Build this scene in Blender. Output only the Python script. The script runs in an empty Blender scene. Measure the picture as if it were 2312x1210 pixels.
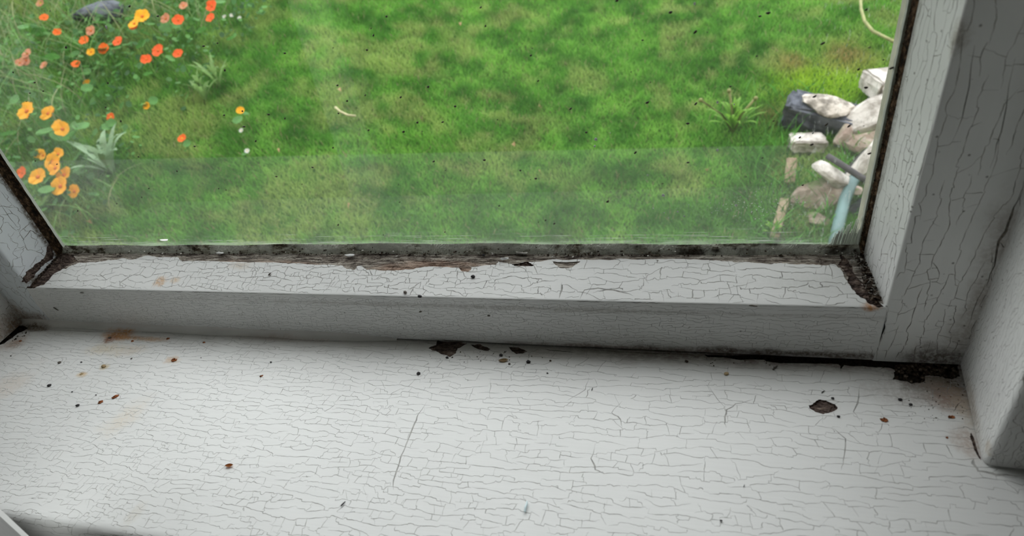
import bpy, bmesh, math, random
import numpy as np
from mathutils import Vector, Matrix
from mathutils.geometry import delaunay_2d_cdt

sc = bpy.context.scene
COL = sc.collection
PI = math.pi

# ------------------------------------------------------------------ camera
CAM = Vector((0, 0, .26))
RM = Matrix(((0.9626342392810877, 0.22623750865243575, -0.14883518079560568),
             (-0.00851841511962427, 0.5746280488657378, 0.8183703575158408),
             (-0.27067094038254513, 0.7865234867030318, -0.5550838197037763)))   # right, up, forward
FPX = 1330.0
cd = bpy.data.cameras.new('camera')
cam = bpy.data.objects.new('camera', cd)
COL.objects.link(cam)
cd.sensor_width = 36
cd.lens = 36 * FPX / 2312
cd.clip_start = .01
cd.clip_end = 200
cd.dof.use_dof = True
cd.dof.focus_distance = .42
cd.dof.aperture_fstop = 10
rot = Matrix((RM[0], RM[1], -RM[2])).transposed()
cam.matrix_world = Matrix.Translation(CAM) @ rot.to_4x4()
sc.camera = cam

# ------------------------------------------------------------------ view + sky (overcast)
sc.view_settings.view_transform = 'Standard'
sc.view_settings.look = 'None'
sc.view_settings.gamma = 1
sc.view_settings.use_curve_mapping = False
sc.view_settings.exposure = 2.1
sc.cycles.use_denoising = True
sc.cycles.max_bounces = 10
sc.cycles.diffuse_bounces = 6
sc.cycles.transparent_max_bounces = 24
w = bpy.data.worlds.new('overcast_sky')
sc.world = w
w.use_nodes = True
nt = w.node_tree
bg = nt.nodes['Background']
tc = nt.nodes.new('ShaderNodeTexCoord')
sx = nt.nodes.new('ShaderNodeSeparateXYZ')
rp = nt.nodes.new('ShaderNodeValToRGB')
nt.links.new(tc.outputs['Generated'], sx.inputs[0])
mr = nt.nodes.new('ShaderNodeMapRange')
mr.inputs['From Min'].default_value = -1
nt.links.new(sx.outputs['Z'], mr.inputs['Value'])
nt.links.new(mr.outputs[0], rp.inputs[0])
rp.color_ramp.elements[0].position = .48
rp.color_ramp.elements[0].color = (.05, .07, .04, 1)
rp.color_ramp.elements[1].position = 1
rp.color_ramp.elements[1].color = (.97, .985, 1.0, 1)
e = rp.color_ramp.elements.new(.51)
e.color = (.44, .455, .47, 1)
nt.links.new(rp.outputs[0], bg.inputs['Color'])
bg.inputs['Strength'].default_value = 1.0


def portal(name, loc, rot, sx_, sy_):
    l = bpy.data.lights.new(name, 'AREA')
    l.shape = 'RECTANGLE'
    l.size, l.size_y = sx_, sy_
    l.cycles.is_portal = True
    o = bpy.data.objects.new(name, l)
    o.location = loc
    o.rotation_euler = rot
    COL.objects.link(o)
    return o


portal('sky_portal', (-.2, .37, .62), (-PI / 2, 0, 0), .9, 1.5)
portal('sky_portal', (-2.42, -1.25, .7), (0, -PI / 2, 0), 1.0, .5)  # portal for the side opening added as room fill


# ------------------------------------------------------------------ pixel helpers (2312 x 1210 frame)
def ray(px, py):
    a, b = (px - 1156) / FPX, -(py - 605) / FPX
    return RM[0] * a + RM[1] * b + RM[2]


def hit(px, py, p0, n):
    d = ray(px, py)
    n = Vector(n)
    return CAM + d * ((Vector(p0) - CAM).dot(n) / d.dot(n))


def on_sill(px, py, z=0):
    return hit(px, py, (0, 0, z), (0, 0, 1))


def on_y(px, py, y):
    return hit(px, py, (0, y, 0), (0, 1, 0))


def proj(P):
    d = Vector(P) - CAM
    z = max(RM[2].dot(d), 1e-4)
    return 1156 + FPX * RM[0].dot(d) / z, 605 - FPX * RM[1].dot(d) / z


# ------------------------------------------------------------------ object helpers
def tag(o, label=None, cat=None, group=None, kind=None):
    if label: o['label'] = label
    if cat: o['category'] = cat
    if group: o['group'] = group
    if kind: o['kind'] = kind
    return o


def link(name, me, parent=None, mats=()):
    o = bpy.data.objects.new(name, me)
    for m in mats: me.materials.append(m)
    COL.objects.link(o)
    if parent: o.parent = parent
    return o


def empty(name, loc=(0, 0, 0), rz=0):
    o = bpy.data.objects.new(name, None)
    o.location = loc
    o.rotation_euler = (0, 0, rz)
    o.empty_display_size = .02
    COL.objects.link(o)
    return o


def pydata(name, vs, fs, mats=(), parent=None, smooth=False):
    me = bpy.data.meshes.new(name)
    me.from_pydata([tuple(v) for v in vs], [], fs)
    if smooth: me.polygons.foreach_set('use_smooth', [True] * len(me.polygons))
    me.update()
    return link(name, me, parent, mats)


def bm_obj(name, bm, mats=(), parent=None, smooth=False, loc=None):
    me = bpy.data.meshes.new(name)
    bm.to_mesh(me)
    bm.free()
    if smooth: me.polygons.foreach_set('use_smooth', [True] * len(me.polygons))
    o = link(name, me, parent, mats)
    if loc is not None: o.location = loc
    return o


def bm_box(bm, lo, hi):
    r = bmesh.ops.create_cube(bm, size=1)
    lo, hi = Vector(lo), Vector(hi)
    for v in r['verts']:
        v.co = Vector([(lo[i] + hi[i]) / 2 + v.co[i] * (hi[i] - lo[i]) for i in range(3)])
    return r['verts']


def box(name, lo, hi, m, parent=None, bev=0):
    bm = bmesh.new()
    bm_box(bm, lo, hi)
    if bev: bmesh.ops.bevel(bm, geom=bm.edges[:], offset=bev, segments=2, affect='EDGES')
    return bm_obj(name, bm, (m,), parent)


# ------------------------------------------------------------------ material helpers
class Mat:
    def __init__(s, name):
        s.m = bpy.data.materials.new(name)
        s.m.use_nodes = True
        s.t = s.m.node_tree
        s.bsdf = s.t.nodes['Principled BSDF']
        s.out = s.t.nodes['Material Output']
        s._pos = None

    def n(s, typ, **kw):
        nd = s.t.nodes.new('ShaderNode' + typ)
        for k, v in kw.items(): setattr(nd, k, v)
        return nd

    def put(s, sock, v):
        if hasattr(v, 'is_linked') or isinstance(v, bpy.types.NodeSocket):
            s.t.links.new(v, sock)
        elif v is not None:
            if sock.type == 'RGBA' and len(v) == 3: v = (*v, 1)
            sock.default_value = v

    def pos(s):
        if s._pos is None: s._pos = s.n('TexCoord').outputs['Object']
        return s._pos

    def math(s, op, a, b=None, c=None, clamp=False):
        nd = s.n('Math', operation=op, use_clamp=clamp)
        s.put(nd.inputs[0], a)
        s.put(nd.inputs[1], b)
        s.put(nd.inputs[2], c)
        return nd.outputs[0]

    def vmath(s, op, a, b=None):
        nd = s.n('VectorMath', operation=op)
        s.put(nd.inputs[0], a)
        s.put(nd.inputs[1], b)
        return nd.outputs['Value' if op in ('LENGTH', 'DISTANCE') else 'Vector']

    def noise(s, scale=1, vec=(1, 1, 1), detail=4, rough=.55, off=(0, 0, 0), col=False):
        v = s.vmath('ADD', s.vmath('MULTIPLY', s.pos(), vec), off)
        nd = s.n('TexNoise')
        s.put(nd.inputs['Vector'], v)
        nd.inputs['Scale'].default_value = scale
        nd.inputs['Detail'].default_value = detail
        nd.inputs['Roughness'].default_value = rough
        return nd.outputs['Color' if col else 'Fac']

    def voronoi(s, scale=1, vec=(1, 1, 1)):
        nd = s.n('TexVoronoi')
        s.put(nd.inputs['Vector'], s.vmath('MULTIPLY', s.pos(), vec))
        nd.inputs['Scale'].default_value = scale
        return nd

    def rng(s, v, a, b, c=0, d=1, smooth=True):
        nd = s.n('MapRange', interpolation_type='SMOOTHSTEP' if smooth else 'LINEAR')
        s.put(nd.inputs['Value'], v)
        for k, q in zip(('From Min', 'From Max', 'To Min', 'To Max'), (a, b, c, d)): nd.inputs[k].default_value = q
        return nd.outputs[0]

    def mix(s, f, a, b):
        nd = s.n('Mix', data_type='RGBA')
        s.put(nd.inputs[0], f)
        s.put(nd.inputs[6], a)
        s.put(nd.inputs[7], b)
        return nd.outputs[2]

    def ramp(s, f, els):
        nd = s.n('ValToRGB')
        s.put(nd.inputs[0], f)
        cr = nd.color_ramp
        while len(cr.elements) < len(els): cr.elements.new(.5)
        for e_, (p, c) in zip(cr.elements, els):
            e_.position = p
            e_.color = (*c, 1)
        return nd.outputs[0]

    def blob(s, warp, c, r, edge=.5, amp=.8):
        """stain with a shape of its own: noisy ellipse round c with radii r"""
        v = s.vmath('DIVIDE', s.vmath('SUBTRACT', s.pos(), c), r)
        L = s.vmath('LENGTH', v)
        q = s.math('ADD', L, s.math('MULTIPLY', s.math('SUBTRACT', warp, .5), amp * 2))
        return s.rng(q, 1, 1 - edge)

    def bump(s, h, strength=.3, dist=.001, normal=None):
        nd = s.n('Bump')
        nd.inputs['Strength'].default_value = strength
        nd.inputs['Distance'].default_value = dist
        s.put(nd.inputs['Height'], h)
        if normal is not None: s.put(nd.inputs['Normal'], normal)
        return nd.outputs[0]

    def done(s, col=None, rough=None, normal=None, spec=None):
        b = s.bsdf.inputs
        s.put(b['Base Color'], col)
        s.put(b['Roughness'], rough)
        if normal is not None: s.put(b['Normal'], normal)
        if spec is not None: b['Specular IOR Level'].default_value = spec
        return s.m


def plain(name, col, rough=.7, var=.25, scale=60, bump=.2, spec=.3):
    m = Mat(name)
    nz = m.noise(scale)
    c = m.mix(m.rng(nz, .3, .7), [x * (1 - var) for x in col], [min(1, x * (1 + var)) for x in col])
    return m.done(c, rough, m.bump(nz, bump, .002), spec)


WHITE = (.74, .745, .725)


def paint(name, along, col=WHITE, stains=(), specks=.0, mottle=.06, grime=None):
    """old oil paint: brush grain along 'x' or 'z', stains = (centre, radii, colour, strength[, edge])"""
    m = Mat(name)
    st = {'x': (1, 30, 30), 'z': (30, 30, 1), 'y': (30, 1, 30)}[along]
    brush = m.noise(22, st, 3, .6)
    big = m.noise(9, detail=3)
    fine = m.noise(260, detail=3)
    f = m.rng(big, .3, .7)
    c = m.mix(f, [x * (1 - mottle) for x in col], [min(.9, x * (1 + mottle * .4)) for x in col])
    c = m.mix(m.rng(brush, .25, .75, .0, .10), c, [x * .75 for x in col])
    warp = m.noise(170, detail=5, rough=.7)
    warpl = m.noise(45, detail=5, rough=.65)
    grit = m.rng(m.noise(520, detail=5, rough=.7), .36, .58, .55, 1.2)
    for s_ in stains:
        ce, r, k, a = s_[:4]
        ed = s_[4] if len(s_) > 4 else .6
        wp = warp if max(r) < .012 else warpl
        c = m.mix(m.math('MULTIPLY', m.math('MULTIPLY', m.blob(wp, ce, r, ed), grit), a), c, k)
    if specks:
        v = m.voronoi(420)
        sel = m.rng(m.n_out(v, 'Color'), 1 - specks, 1 - specks + .02) if False else None
        sep = m.n('SeparateColor')
        m.t.links.new(v.outputs['Color'], sep.inputs[0])
        pick = m.rng(sep.outputs[0], 1 - specks, 1 - specks * .9)
        spot = m.math('MULTIPLY', m.rng(v.outputs['Distance'], .34, .12), pick)
        c = m.mix(m.math('MULTIPLY', spot, .75), c, (.07, .055, .045))
    if grime: c = grime(m, c, warpl)
    h = m.math('ADD', m.math('MULTIPLY', brush, .6), m.math('MULTIPLY', fine, .25))
    nrm = m.bump(h, .35, .00035)
    nrm = m.bump(m.noise(30, detail=2), .25, .0012, nrm)
    return m.done(c, m.rng(big, .2, .8, .38, .55), nrm, .4)


CRACK = plain('crack_dirt', (.36, .355, .335), .9, .25, 300, .2, .1)
CRACK_DARK = plain('crack_grime', (.17, .15, .13), .95, .5, 400, .3, .1)
GRIME = plain('black_grime', (.022, .016, .012), .85, .6, 500, .8, .2)


def wood_mat():
    m = Mat('weathered_bare_wood')
    g = m.noise(70, (1, 9, 9), 6, .7)
    g2 = m.noise(260, (.6, 6, 6), 4, .7, (3, 1, 0))
    pale = m.noise(14, (1, 2, 2), 3, .6, (5, 2, 1))
    c = m.ramp(m.math('ADD', m.math('MULTIPLY', g, .6), m.math('MULTIPLY', g2, .4)), [(.40, (.04, .03, .024)), (.46, (.17, .14, .12)), (.53, (.42, .37, .31)), (.60, (.72, .68, .61))])
    warp = m.noise(60, (1, 3, 3), 4)
    brown = m.mix(m.rng(g, .38, .62), (.13, .075, .05), (.60, .42, .32))
    for x0, x1 in ((-.36, -.235), (-.215, -.105)):
        c = m.mix(m.math('MULTIPLY', m.blob(warp, ((x0 + x1) / 2, .297, .046), ((x1 - x0) / 2, .012, .012), .5, .5), .8), c, brown)
    c = m.mix(m.math('MULTIPLY', m.blob(warp, (.065, .3, .049), (.022, .006, .006), .7, .6), .6), c, (.42, .23, .10))
    c = m.mix(m.rng(pale, .55, .72, 0, .45), c, (.52, .50, .44))
    h = m.math('ADD', g, m.math('MULTIPLY', g2, .6))
    return m.done(c, .9, m.bump(h, .9, .0016), .15)


WOOD = wood_mat()


def chipwood():
    m = Mat('dark_exposed_wood')
    g = m.noise(160, (1, 3, 3), 5, .7)
    c = m.ramp(g, [(.35, (.025, .016, .013)), (.50, (.085, .058, .048)), (.62, (.20, .15, .12)), (.72, (.40, .36, .29))])
    return m.done(c, .8, m.bump(g, .9, .001), .3)


CHIP = chipwood()


# ------------------------------------------------------------------ profiles and cracked paint
def rounded(pts, radii, seg=5):
    out = [Vector(pts[0])]
    for i in range(1, len(pts) - 1):
        p, a, b = Vector(pts[i]), Vector(pts[i - 1]), Vector(pts[i + 1])
        r = radii[i]
        if not r:
            out.append(p)
            continue
        da, db = (a - p).normalized(), (b - p).normalized()
        ang = da.angle(db)
        d = min(r / math.tan(ang / 2), (a - p).length * .45, (b - p).length * .45)
        for k in range(seg + 1):
            t = k / seg
            out.append((p + da * d) * (1 - t) ** 2 + p * 2 * t * (1 - t) + (p + db * d) * t * t)
    out.append(Vector(pts[-1]))
    return out


def grow(seed, W, H, sl, scx, step=.0013, wob=.22, keep=.25, mean=.035, wl=.0004, wc=.0003, grain='u', dens=None, spur=.35, cfill=1.0, jog=.07, inset=0):
    """a network of drying cracks on a W x H patch: long ones along the grain, short ones across that stop where they meet another"""
    R = random.Random(seed)
    swap = grain == 'v'
    if swap: W, H = H, W
    cs = step * .75
    occ = {}
    lines = []
    cell = lambda x, y: (int(x / cs), int(y / cs))

    def trace(x, y, th0, cid, mx, wobble, rev, stopp, near=0):
        pts = [(x, y)]
        th = th0
        L = 0
        recent = [cell(x, y)]
        while L < mx:
            th += R.gauss(0, wobble) - (th - th0) * rev
            s_ = step * R.uniform(.7, 1.3)
            tj = th
            if R.random() < jog: tj, s_ = th + R.choice((-1, 1)) * R.uniform(.8, 1.5), s_ * R.uniform(.4, 1.0)
            tj += R.gauss(0, .13)
            nx, ny = x + math.cos(tj) * s_, y + math.sin(tj) * s_
            if not (inset < nx < W - inset and inset < ny < H - inset): break
            stop = False
            for f in (.5, 1):
                c_ = cell(x + (nx - x) * f, y + (ny - y) * f)
                o_ = occ.get(c_)
                if o_ is not None and (o_ != cid) and c_ not in recent: stop = True
            pts.append((nx, ny))
            recent = (recent + [cell(nx, ny)])[-4:]
            x, y = nx, ny
            L += s_
            if stop: return pts, True
            if near:
                hit_ = None
                for sg in (-1, 1):
                    for f in (.5, 1):
                        oc = occ.get(cell(x, y + sg * near * f))
                        if oc is not None and oc != cid: hit_ = sg
                if hit_:
                    if R.random() < .45: return pts, False
                    for q in range(1, 9):
                        yy = y + hit_ * near * q / 6
                        if not (inset < yy < H - inset): return pts, False
                        pts.append((x + R.gauss(0, .00012) + math.cos(th) * step * .25 * q / 6, yy))
                        if cell(pts[-1][0], yy) in occ and occ[cell(pts[-1][0], yy)] != cid: return pts, True
                    return pts, False
            if R.random() < stopp: break
        return pts, False

    def commit(pts, cid):
        for (ax, ay), (bx, by) in zip(pts, pts[1:]):
            for f in (0, .34, .67, 1): occ[cell(ax + (bx - ax) * f, ay + (by - ay) * f)] = cid

    cid = 0
    for _ in range(int(W * H / (sl * sl) * 5)):
        x, y = R.uniform(0, W), R.uniform(0, H)
        k = dens(x, y) if dens else 1
        s_ = sl * k
        n = int(s_ * R.uniform(.40, .62) / cs)
        cx_, cy_ = cell(x, y)
        if any((cx_ + dx, cy_ + j) in occ for j in range(-n, n + 1) for dx in (-1, 0, 1)): continue
        cid += 1
        m1 = R.expovariate(1 / mean) + .006
        a, ea = trace(x, y, 0 + R.gauss(0, .06), cid, m1, wob, keep, .004, sl * .26)
        commit(a, cid)
        b, eb = trace(x, y, PI + R.gauss(0, .06), cid, m1 * R.uniform(.4, 1.2), wob, keep, .004, sl * .26)
        commit(b, cid)
        pts = b[::-1] + a[1:]
        if len(pts) > 3: lines.append((pts, wl * R.uniform(.55, 1.25) , not eb, not ea, 0))
    longs = list(lines)
    if longs:
        for _ in range(int(W * H / (sl * scx) * 4 * cfill)):
            pts, *_r = R.choice(longs)
            x, y = R.choice(pts)
            k = dens(x, y) if dens else 1
            d = R.choice((-1, 1))
            n = int(scx * k * R.uniform(.3, .55) / cs)
            yy = y + d * sl * .25
            cx_, cy_ = cell(x, yy)
            if any((cx_ + i, cy_ + j) in occ for i in range(-n, n + 1) for j in ((-1, 0, 1) if abs(i) > 1 else (0,))): 
                if any(occ.get((cx_ + i, cy_), 0) > 100000 for i in range(-n, n + 1)): continue
                if R.random() < .6: continue
            cid += 1
            q, e1 = trace(x, y, d * PI / 2 + R.gauss(0, .3), cid + 100000, sl * k * (R.uniform(.3, .7) if R.random() < spur else 1.8), wob * .8, keep, .01)
            commit(q, cid + 100000)
            if len(q) > 2: lines.append((q, wc * R.uniform(.45, 1.35), False, not e1, 1))
    if swap: lines = [([(y, x) for x, y in p], *r) for p, *r in lines]
    return lines


def ribbons(lines, vs, fs, kinds, kind=1, R=random.Random(5)):
    for pts, wd, t0, t1, _k in lines:
        n = len(pts)
        prev = None
        ph = R.uniform(0, 6)
        for i, (x, y) in enumerate(pts):
            ax, ay = pts[max(0, i - 1)]
            bx, by = pts[min(n - 1, i + 1)]
            dx, dy = bx - ax, by - ay
            L = math.hypot(dx, dy) or 1
            nx, ny = -dy / L, dx / L
            hw = wd / 2 * (.8 + .3 * math.sin(i * .7 + ph) + R.uniform(-.15, .15))
            if t0: hw *= min(1, (i + .15) / 4)
            if t1: hw *= min(1, (n - 1 - i + .15) / 4)
            hw = max(hw, .00003)
            b = len(vs)
            vs += [Vector((x + nx * hw, y + ny * hw)), Vector((x, y)), Vector((x - nx * hw, y - ny * hw))]
            if prev is not None:
                for t_ in ((prev + 1, b + 1, b), (prev + 1, b, prev), (prev + 2, b + 2, b + 1), (prev + 2, b + 1, prev + 1)):
                    p_, q_, r_ = (vs[i_] for i_ in t_)
                    ar = (q_.x - p_.x) * (r_.y - p_.y) - (q_.y - p_.y) * (r_.x - p_.x)
                    mx_ = max((q_ - p_).length, (r_ - p_).length, (r_ - q_).length)
                    if abs(ar) / max(mx_, 1e-9) < 4e-6: continue
                    fs.append(list(t_) if ar > 0 else [t_[0], t_[2], t_[1]])
                    kinds.append(kind)
            prev = b


def inpoly(p, poly):
    x, y = p
    c = False
    j = len(poly) - 1
    for i in range(len(poly)):
        if (poly[i][1] > y) != (poly[j][1] > y) and x < (poly[j][0] - poly[i][0]) * (y - poly[i][1]) / (poly[j][1] - poly[i][1] + 1e-12) + poly[i][0]: c = not c
        j = i
    return c


def roughen(poly, amp, R, n=3):
    """ragged outline"""
    for _ in range(n):
        out = []
        for a, b in zip(poly, poly[1:] + poly[:1]):
            out.append(a)
            L = math.hypot(b[0] - a[0], b[1] - a[1])
            if L > amp * 1.6:
                k = min(amp, L * .25)
                t = R.uniform(.35, .65)
                out.append((a[0] + (b[0] - a[0]) * t + R.uniform(-k, k), a[1] + (b[1] - a[1]) * t + R.uniform(-k, k)))
        poly = out
        amp *= .6
    return poly


def surface(name, prof, axis, u0, u1, out, layers, chips, mats, parent=None, seed=1, cap=True, s_lim=None):
    """sweep of a 2D profile along x or z; layers = [(lines, kind)] in (u-u0, s); chips = [(polygon in (u, s), kind, depth)]
    kinds: 0 paint, 1 crack, 2 dark crack, 3 bare wood, 4 chip, 5 grime"""
    R = random.Random(seed)
    S = [0]
    for a, b in zip(prof, prof[1:]): S.append(S[-1] + (b - a).length)
    W, H = u1 - u0, S[-1]
    vs, fs, kinds, edges, polys = [], [], [], [], []
    # base patch with rows at every bend of the profile
    nu = max(2, int(W / .02))
    rows = []
    for s_ in S:
        r = []
        for i in range(nu + 1):
            r.append(len(vs))
            vs.append(Vector((W * i / nu, s_)))
        rows.append(r)
    for ra, rb in zip(rows, rows[1:]):
        for i in range(nu):
            fs.append([ra[i], ra[i + 1], rb[i + 1], rb[i]])
            kinds.append(0)
    for lines, k in layers: ribbons(lines, vs, fs, kinds, k, R)
    depth = {0: 0, 1: .00011, 2: .0005, 3: .0005, 4: .0010, 5: .0020}
    for poly, k, am in chips:
        poly = [(p[0] - u0, min(max(p[1], 1e-5), H - 1e-5)) for p in poly]
        poly = [(min(max(a, 1e-5), W - 1e-5), b) for a, b in roughen(poly, am, R)]
        poly = [(a, min(max(b, 1e-5), H - 1e-5)) for a, b in poly]
        b0 = len(vs)
        vs += [Vector(p) for p in poly]
        n = len(poly)
        edges += [(b0 + i, b0 + (i + 1) % n) for i in range(n)]
        polys.append((poly, k))
        for i in range(n):
            a, p, b = poly[i - 1], poly[i], poly[(i + 1) % n]
            dx, dy = b[0] - a[0], b[1] - a[1]
            L = math.hypot(dx, dy) or 1
            for sg in (1, -1):
                q = (p[0] - dy / L * .0003 * sg, p[1] + dx / L * .0003 * sg)
                if inpoly(q, poly) and 0 < q[0] < W and 0 < q[1] < H: vs.append(Vector(q))
        xs = [p[0] for p in poly]
        ys = [p[1] for p in poly]
        g = .0014
        for i in range(int((max(xs) - min(xs)) / g) + 1):
            for j in range(int((max(ys) - min(ys)) / g) + 1):
                q = (min(xs) + (i + R.random()) * g, min(ys) + (j + R.random()) * g)
                if 0 < q[0] < W and 0 < q[1] < H and inpoly(q, poly): vs.append(Vector(q))
    V, E, F, ov, oe, of = delaunay_2d_cdt(vs, edges, fs, 0, 1e-8)
    V = np.array([(v.x, v.y) for v in V])
    # keep a crack face only where it truly lies inside the input triangle it claims to come from
    Fa = np.array(F)
    cen = V[Fa].mean(axis=1)
    fk = np.zeros(len(F), int)
    pi = np.array([(i, j) for i, o_ in enumerate(of) for j in o_ if kinds[j] > 0], int).reshape(-1, 2)
    if len(pi):
        vin = np.array([(v.x, v.y) for v in vs])
        tri = np.array([f[:3] for f in fs])[pi[:, 1]]
        A_, B_, C_, Q_ = vin[tri[:, 0]], vin[tri[:, 1]], vin[tri[:, 2]], cen[pi[:, 0]]
        cr = lambda u, v: u[:, 0] * v[:, 1] - u[:, 1] * v[:, 0]
        e_ = -1e-11
        ok = (cr(B_ - A_, Q_ - A_) > e_) & (cr(C_ - B_, Q_ - B_) > e_) & (cr(A_ - C_, Q_ - C_) > e_)
        kk = np.array(kinds)[pi[:, 1]]
        np.maximum.at(fk, pi[ok, 0], kk[ok])
    for poly, k in polys:
        ins = np.zeros(len(cen), bool)
        for (ax, ay), (bx, by) in zip(poly, poly[1:] + poly[:1]):
            if ay == by: continue
            ins ^= ((ay > cen[:, 1]) != (by > cen[:, 1])) & (cen[:, 0] < (bx - ax) * (cen[:, 1] - ay) / (by - ay) + ax)
        fk[ins] = np.maximum(fk[ins], k)
    vmin = np.full(len(V), 9)
    vmax = np.zeros(len(V), int)
    for c in range(3):
        np.minimum.at(vmin, Fa[:, c], fk)
        np.maximum.at(vmax, Fa[:, c], fk)
    rs = np.random.RandomState(seed)
    dep = np.array([depth[k] for k in range(6)])
    h = np.where(vmin > 0, -dep[np.minimum(vmin, 5)], 0.0)
    h *= np.where(vmin >= 3, rs.uniform(.6, 1.35, len(V)), 1)
    # map to 3D
    P2 = np.array([(p.x, p.y) for p in prof])
    T = np.diff(P2, axis=0)
    T /= np.linalg.norm(T, axis=1)[:, None]
    Nn = np.stack([-T[:, 1], T[:, 0]], 1)
    out = np.array(out)
    if (Nn @ out).sum() < 0: Nn = -Nn
    Nv = np.vstack([Nn[:1], (Nn[1:] + Nn[:-1]) / 2, Nn[-1:]])
    Nv /= np.linalg.norm(Nv, axis=1)[:, None]
    S = np.array(S)
    a = np.interp(V[:, 1], S, P2[:, 0]) + np.interp(V[:, 1], S, Nv[:, 0]) * h
    b = np.interp(V[:, 1], S, P2[:, 1]) + np.interp(V[:, 1], S, Nv[:, 1]) * h
    u = V[:, 0] + u0
    if axis == 'x':
        P = np.stack([u, a, b], 1)
        o3 = np.array([0, out[0], out[1]])
    else:
        P = np.stack([a, b, u], 1)
        o3 = np.array([out[0], out[1], 0])
    A, B, C = P[Fa[:, 0]], P[Fa[:, 1]], P[Fa[:, 2]]
    if (np.cross(B - A, C - A) @ o3).sum() < 0: Fa = Fa[:, ::-1]
    nV = len(P)                                    # the groove walls get vertices of their own: crisp edges
    P = np.vstack([P, P])
    Fa = Fa + np.where(fk > 0, nV, 0)[:, None]
    us, inv = np.unique(Fa, return_inverse=True)
    P, Fa = P[us], inv.reshape(Fa.shape)
    me = bpy.data.meshes.new(name)
    me.vertices.add(len(P))
    me.vertices.foreach_set('co', P.ravel())
    me.loops.add(len(Fa) * 3)
    me.loops.foreach_set('vertex_index', Fa.ravel().astype(np.int32))
    me.polygons.add(len(Fa))
    me.polygons.foreach_set('loop_start', np.arange(0, len(Fa) * 3, 3, dtype=np.int32))
    me.polygons.foreach_set('material_index', fk.astype(np.int32))
    me.polygons.foreach_set('use_smooth', fk == 0)
    me.update(calc_edges=True)
    me.validate()
    return link(name, me, parent, mats)


def s_of(prof, p):
    """arc length of the profile point nearest to the 2D point p"""
    best = (9, 0)
    S = 0
    p = Vector(p)
    for a, b in zip(prof, prof[1:]):
        d = b - a
        L = d.length
        t = max(0, min(1, (p - a).dot(d) / (L * L)))
        q = (a + d * t - p).length
        if q < best[0]: best = (q, S + L * t)
        S += L
    return best[1]


def sweep(name, prof, axis, u0, u1, m, parent=None, closed=True):
    """plain prism of a closed 2D outline"""
    vs, fs = [], []
    n = len(prof)
    for u in (u0, u1):
        for p in prof: vs.append((u, p[0], p[1]) if axis == 'x' else (p[0], p[1], u))
    for i in range(n):
        j = (i + 1) % n
        fs.append([i, j, n + j, n + i])
    fs += [list(range(n))[::-1], list(range(n, 2 * n))]
    bm = bmesh.new()
    bv = [bm.verts.new(v) for v in vs]
    for f in fs: bm.faces.new([bv[i] for i in f])
    bmesh.ops.recalc_face_normals(bm, faces=bm.faces[:])
    return bm_obj(name, bm, (m,), parent)


# ------------------------------------------------------------------ key planes of the window
Y0, YG = .2795, .3130            # face of the sash, plane of the glass
XR, XL = .1070, -.5120           # inner edges of the two stiles on the face
XGR, XGL = .0995, -.4990         # where the stiles meet the glass
ZR = .0387                       # top front edge of the bottom rail
ZT = 1.25                        # top of the window

# ================================================================== SETTING: room
wallm = plain('cream_wall_paint', (.34, .24, .145), .8, .05, 8)
ceilm = plain('ceiling_paint', (.38, .35, .31), .85, .03, 8)
floorm = plain('brown_floorboards', (.16, .10, .06), .5, .25, 6)
brickm = plain('rendered_house_wall', (.42, .40, .37), .9, .15, 20)


def struct(o, label=None, cat=None):
    return tag(o, label, cat, None, 'structure')


bm = bmesh.new()
for lo, hi in (((-2.5, .297, -.9), (-.575, .345, 1.75)), ((.19, .297, -.9), (1.9, .345, 1.75)),
               ((-.575, .297, -.9), (.19, .345, -.06)), ((-.575, .297, 1.30), (.19, .345, 1.75))):
    bm_box(bm, lo, hi)
struct(bm_obj('wall_front', bm, (wallm,)), 'cream room wall around the old sash window', 'wall')
bm = bmesh.new()
for lo, hi in (((-2.5, -3.2, -.9), (-2.4, -1.5, 1.75)), ((-2.5, -1.0, -.9), (-2.4, .3, 1.75)), ((-2.5, -1.5, -.9), (-2.4, -1.0, .2)), ((-2.5, -1.5, 1.2), (-2.4, -1.0, 1.75))):
    bm_box(bm, lo, hi)
struct(bm_obj('wall_left', bm, (wallm,)), 'cream side wall with an unseen opening added for sky fill', 'wall')  # the opening is added, out of view, to let fill light in
struct(box('wall_right', (1.8, -3.2, -.9), (1.9, .3, 1.75), wallm), 'cream side wall on the right of the window', 'wall')
struct(box('wall_back', (-2.5, -3.3, -.9), (1.9, -3.2, 1.75), wallm), 'cream wall at the back of the room', 'wall')
struct(box('floor', (-2.5, -3.3, -.95), (1.9, .43, -.85), floorm), 'brown board floor of the room', 'floor')
struct(box('ceiling', (-2.5, -3.3, 1.7), (1.9, .43, 1.8), ceilm), 'white ceiling of the room', 'ceiling')

# ================================================================== SETTING: sill (trim_1)
RUST = (.40, .15, .04)
RUST2 = (.50, .22, .07)
BRN = (.10, .07, .05)


def P(px, py): return tuple(on_sill(px, py))


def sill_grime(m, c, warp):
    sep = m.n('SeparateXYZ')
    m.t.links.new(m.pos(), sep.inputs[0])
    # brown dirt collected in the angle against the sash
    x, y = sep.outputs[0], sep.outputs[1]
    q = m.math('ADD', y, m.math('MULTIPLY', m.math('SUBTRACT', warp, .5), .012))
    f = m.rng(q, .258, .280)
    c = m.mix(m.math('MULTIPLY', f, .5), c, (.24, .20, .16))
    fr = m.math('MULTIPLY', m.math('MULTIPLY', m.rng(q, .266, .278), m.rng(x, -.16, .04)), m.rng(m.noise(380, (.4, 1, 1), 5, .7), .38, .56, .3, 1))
    return m.mix(m.math('MULTIPLY', fr, .75), c, (.11, .065, .05))


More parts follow.
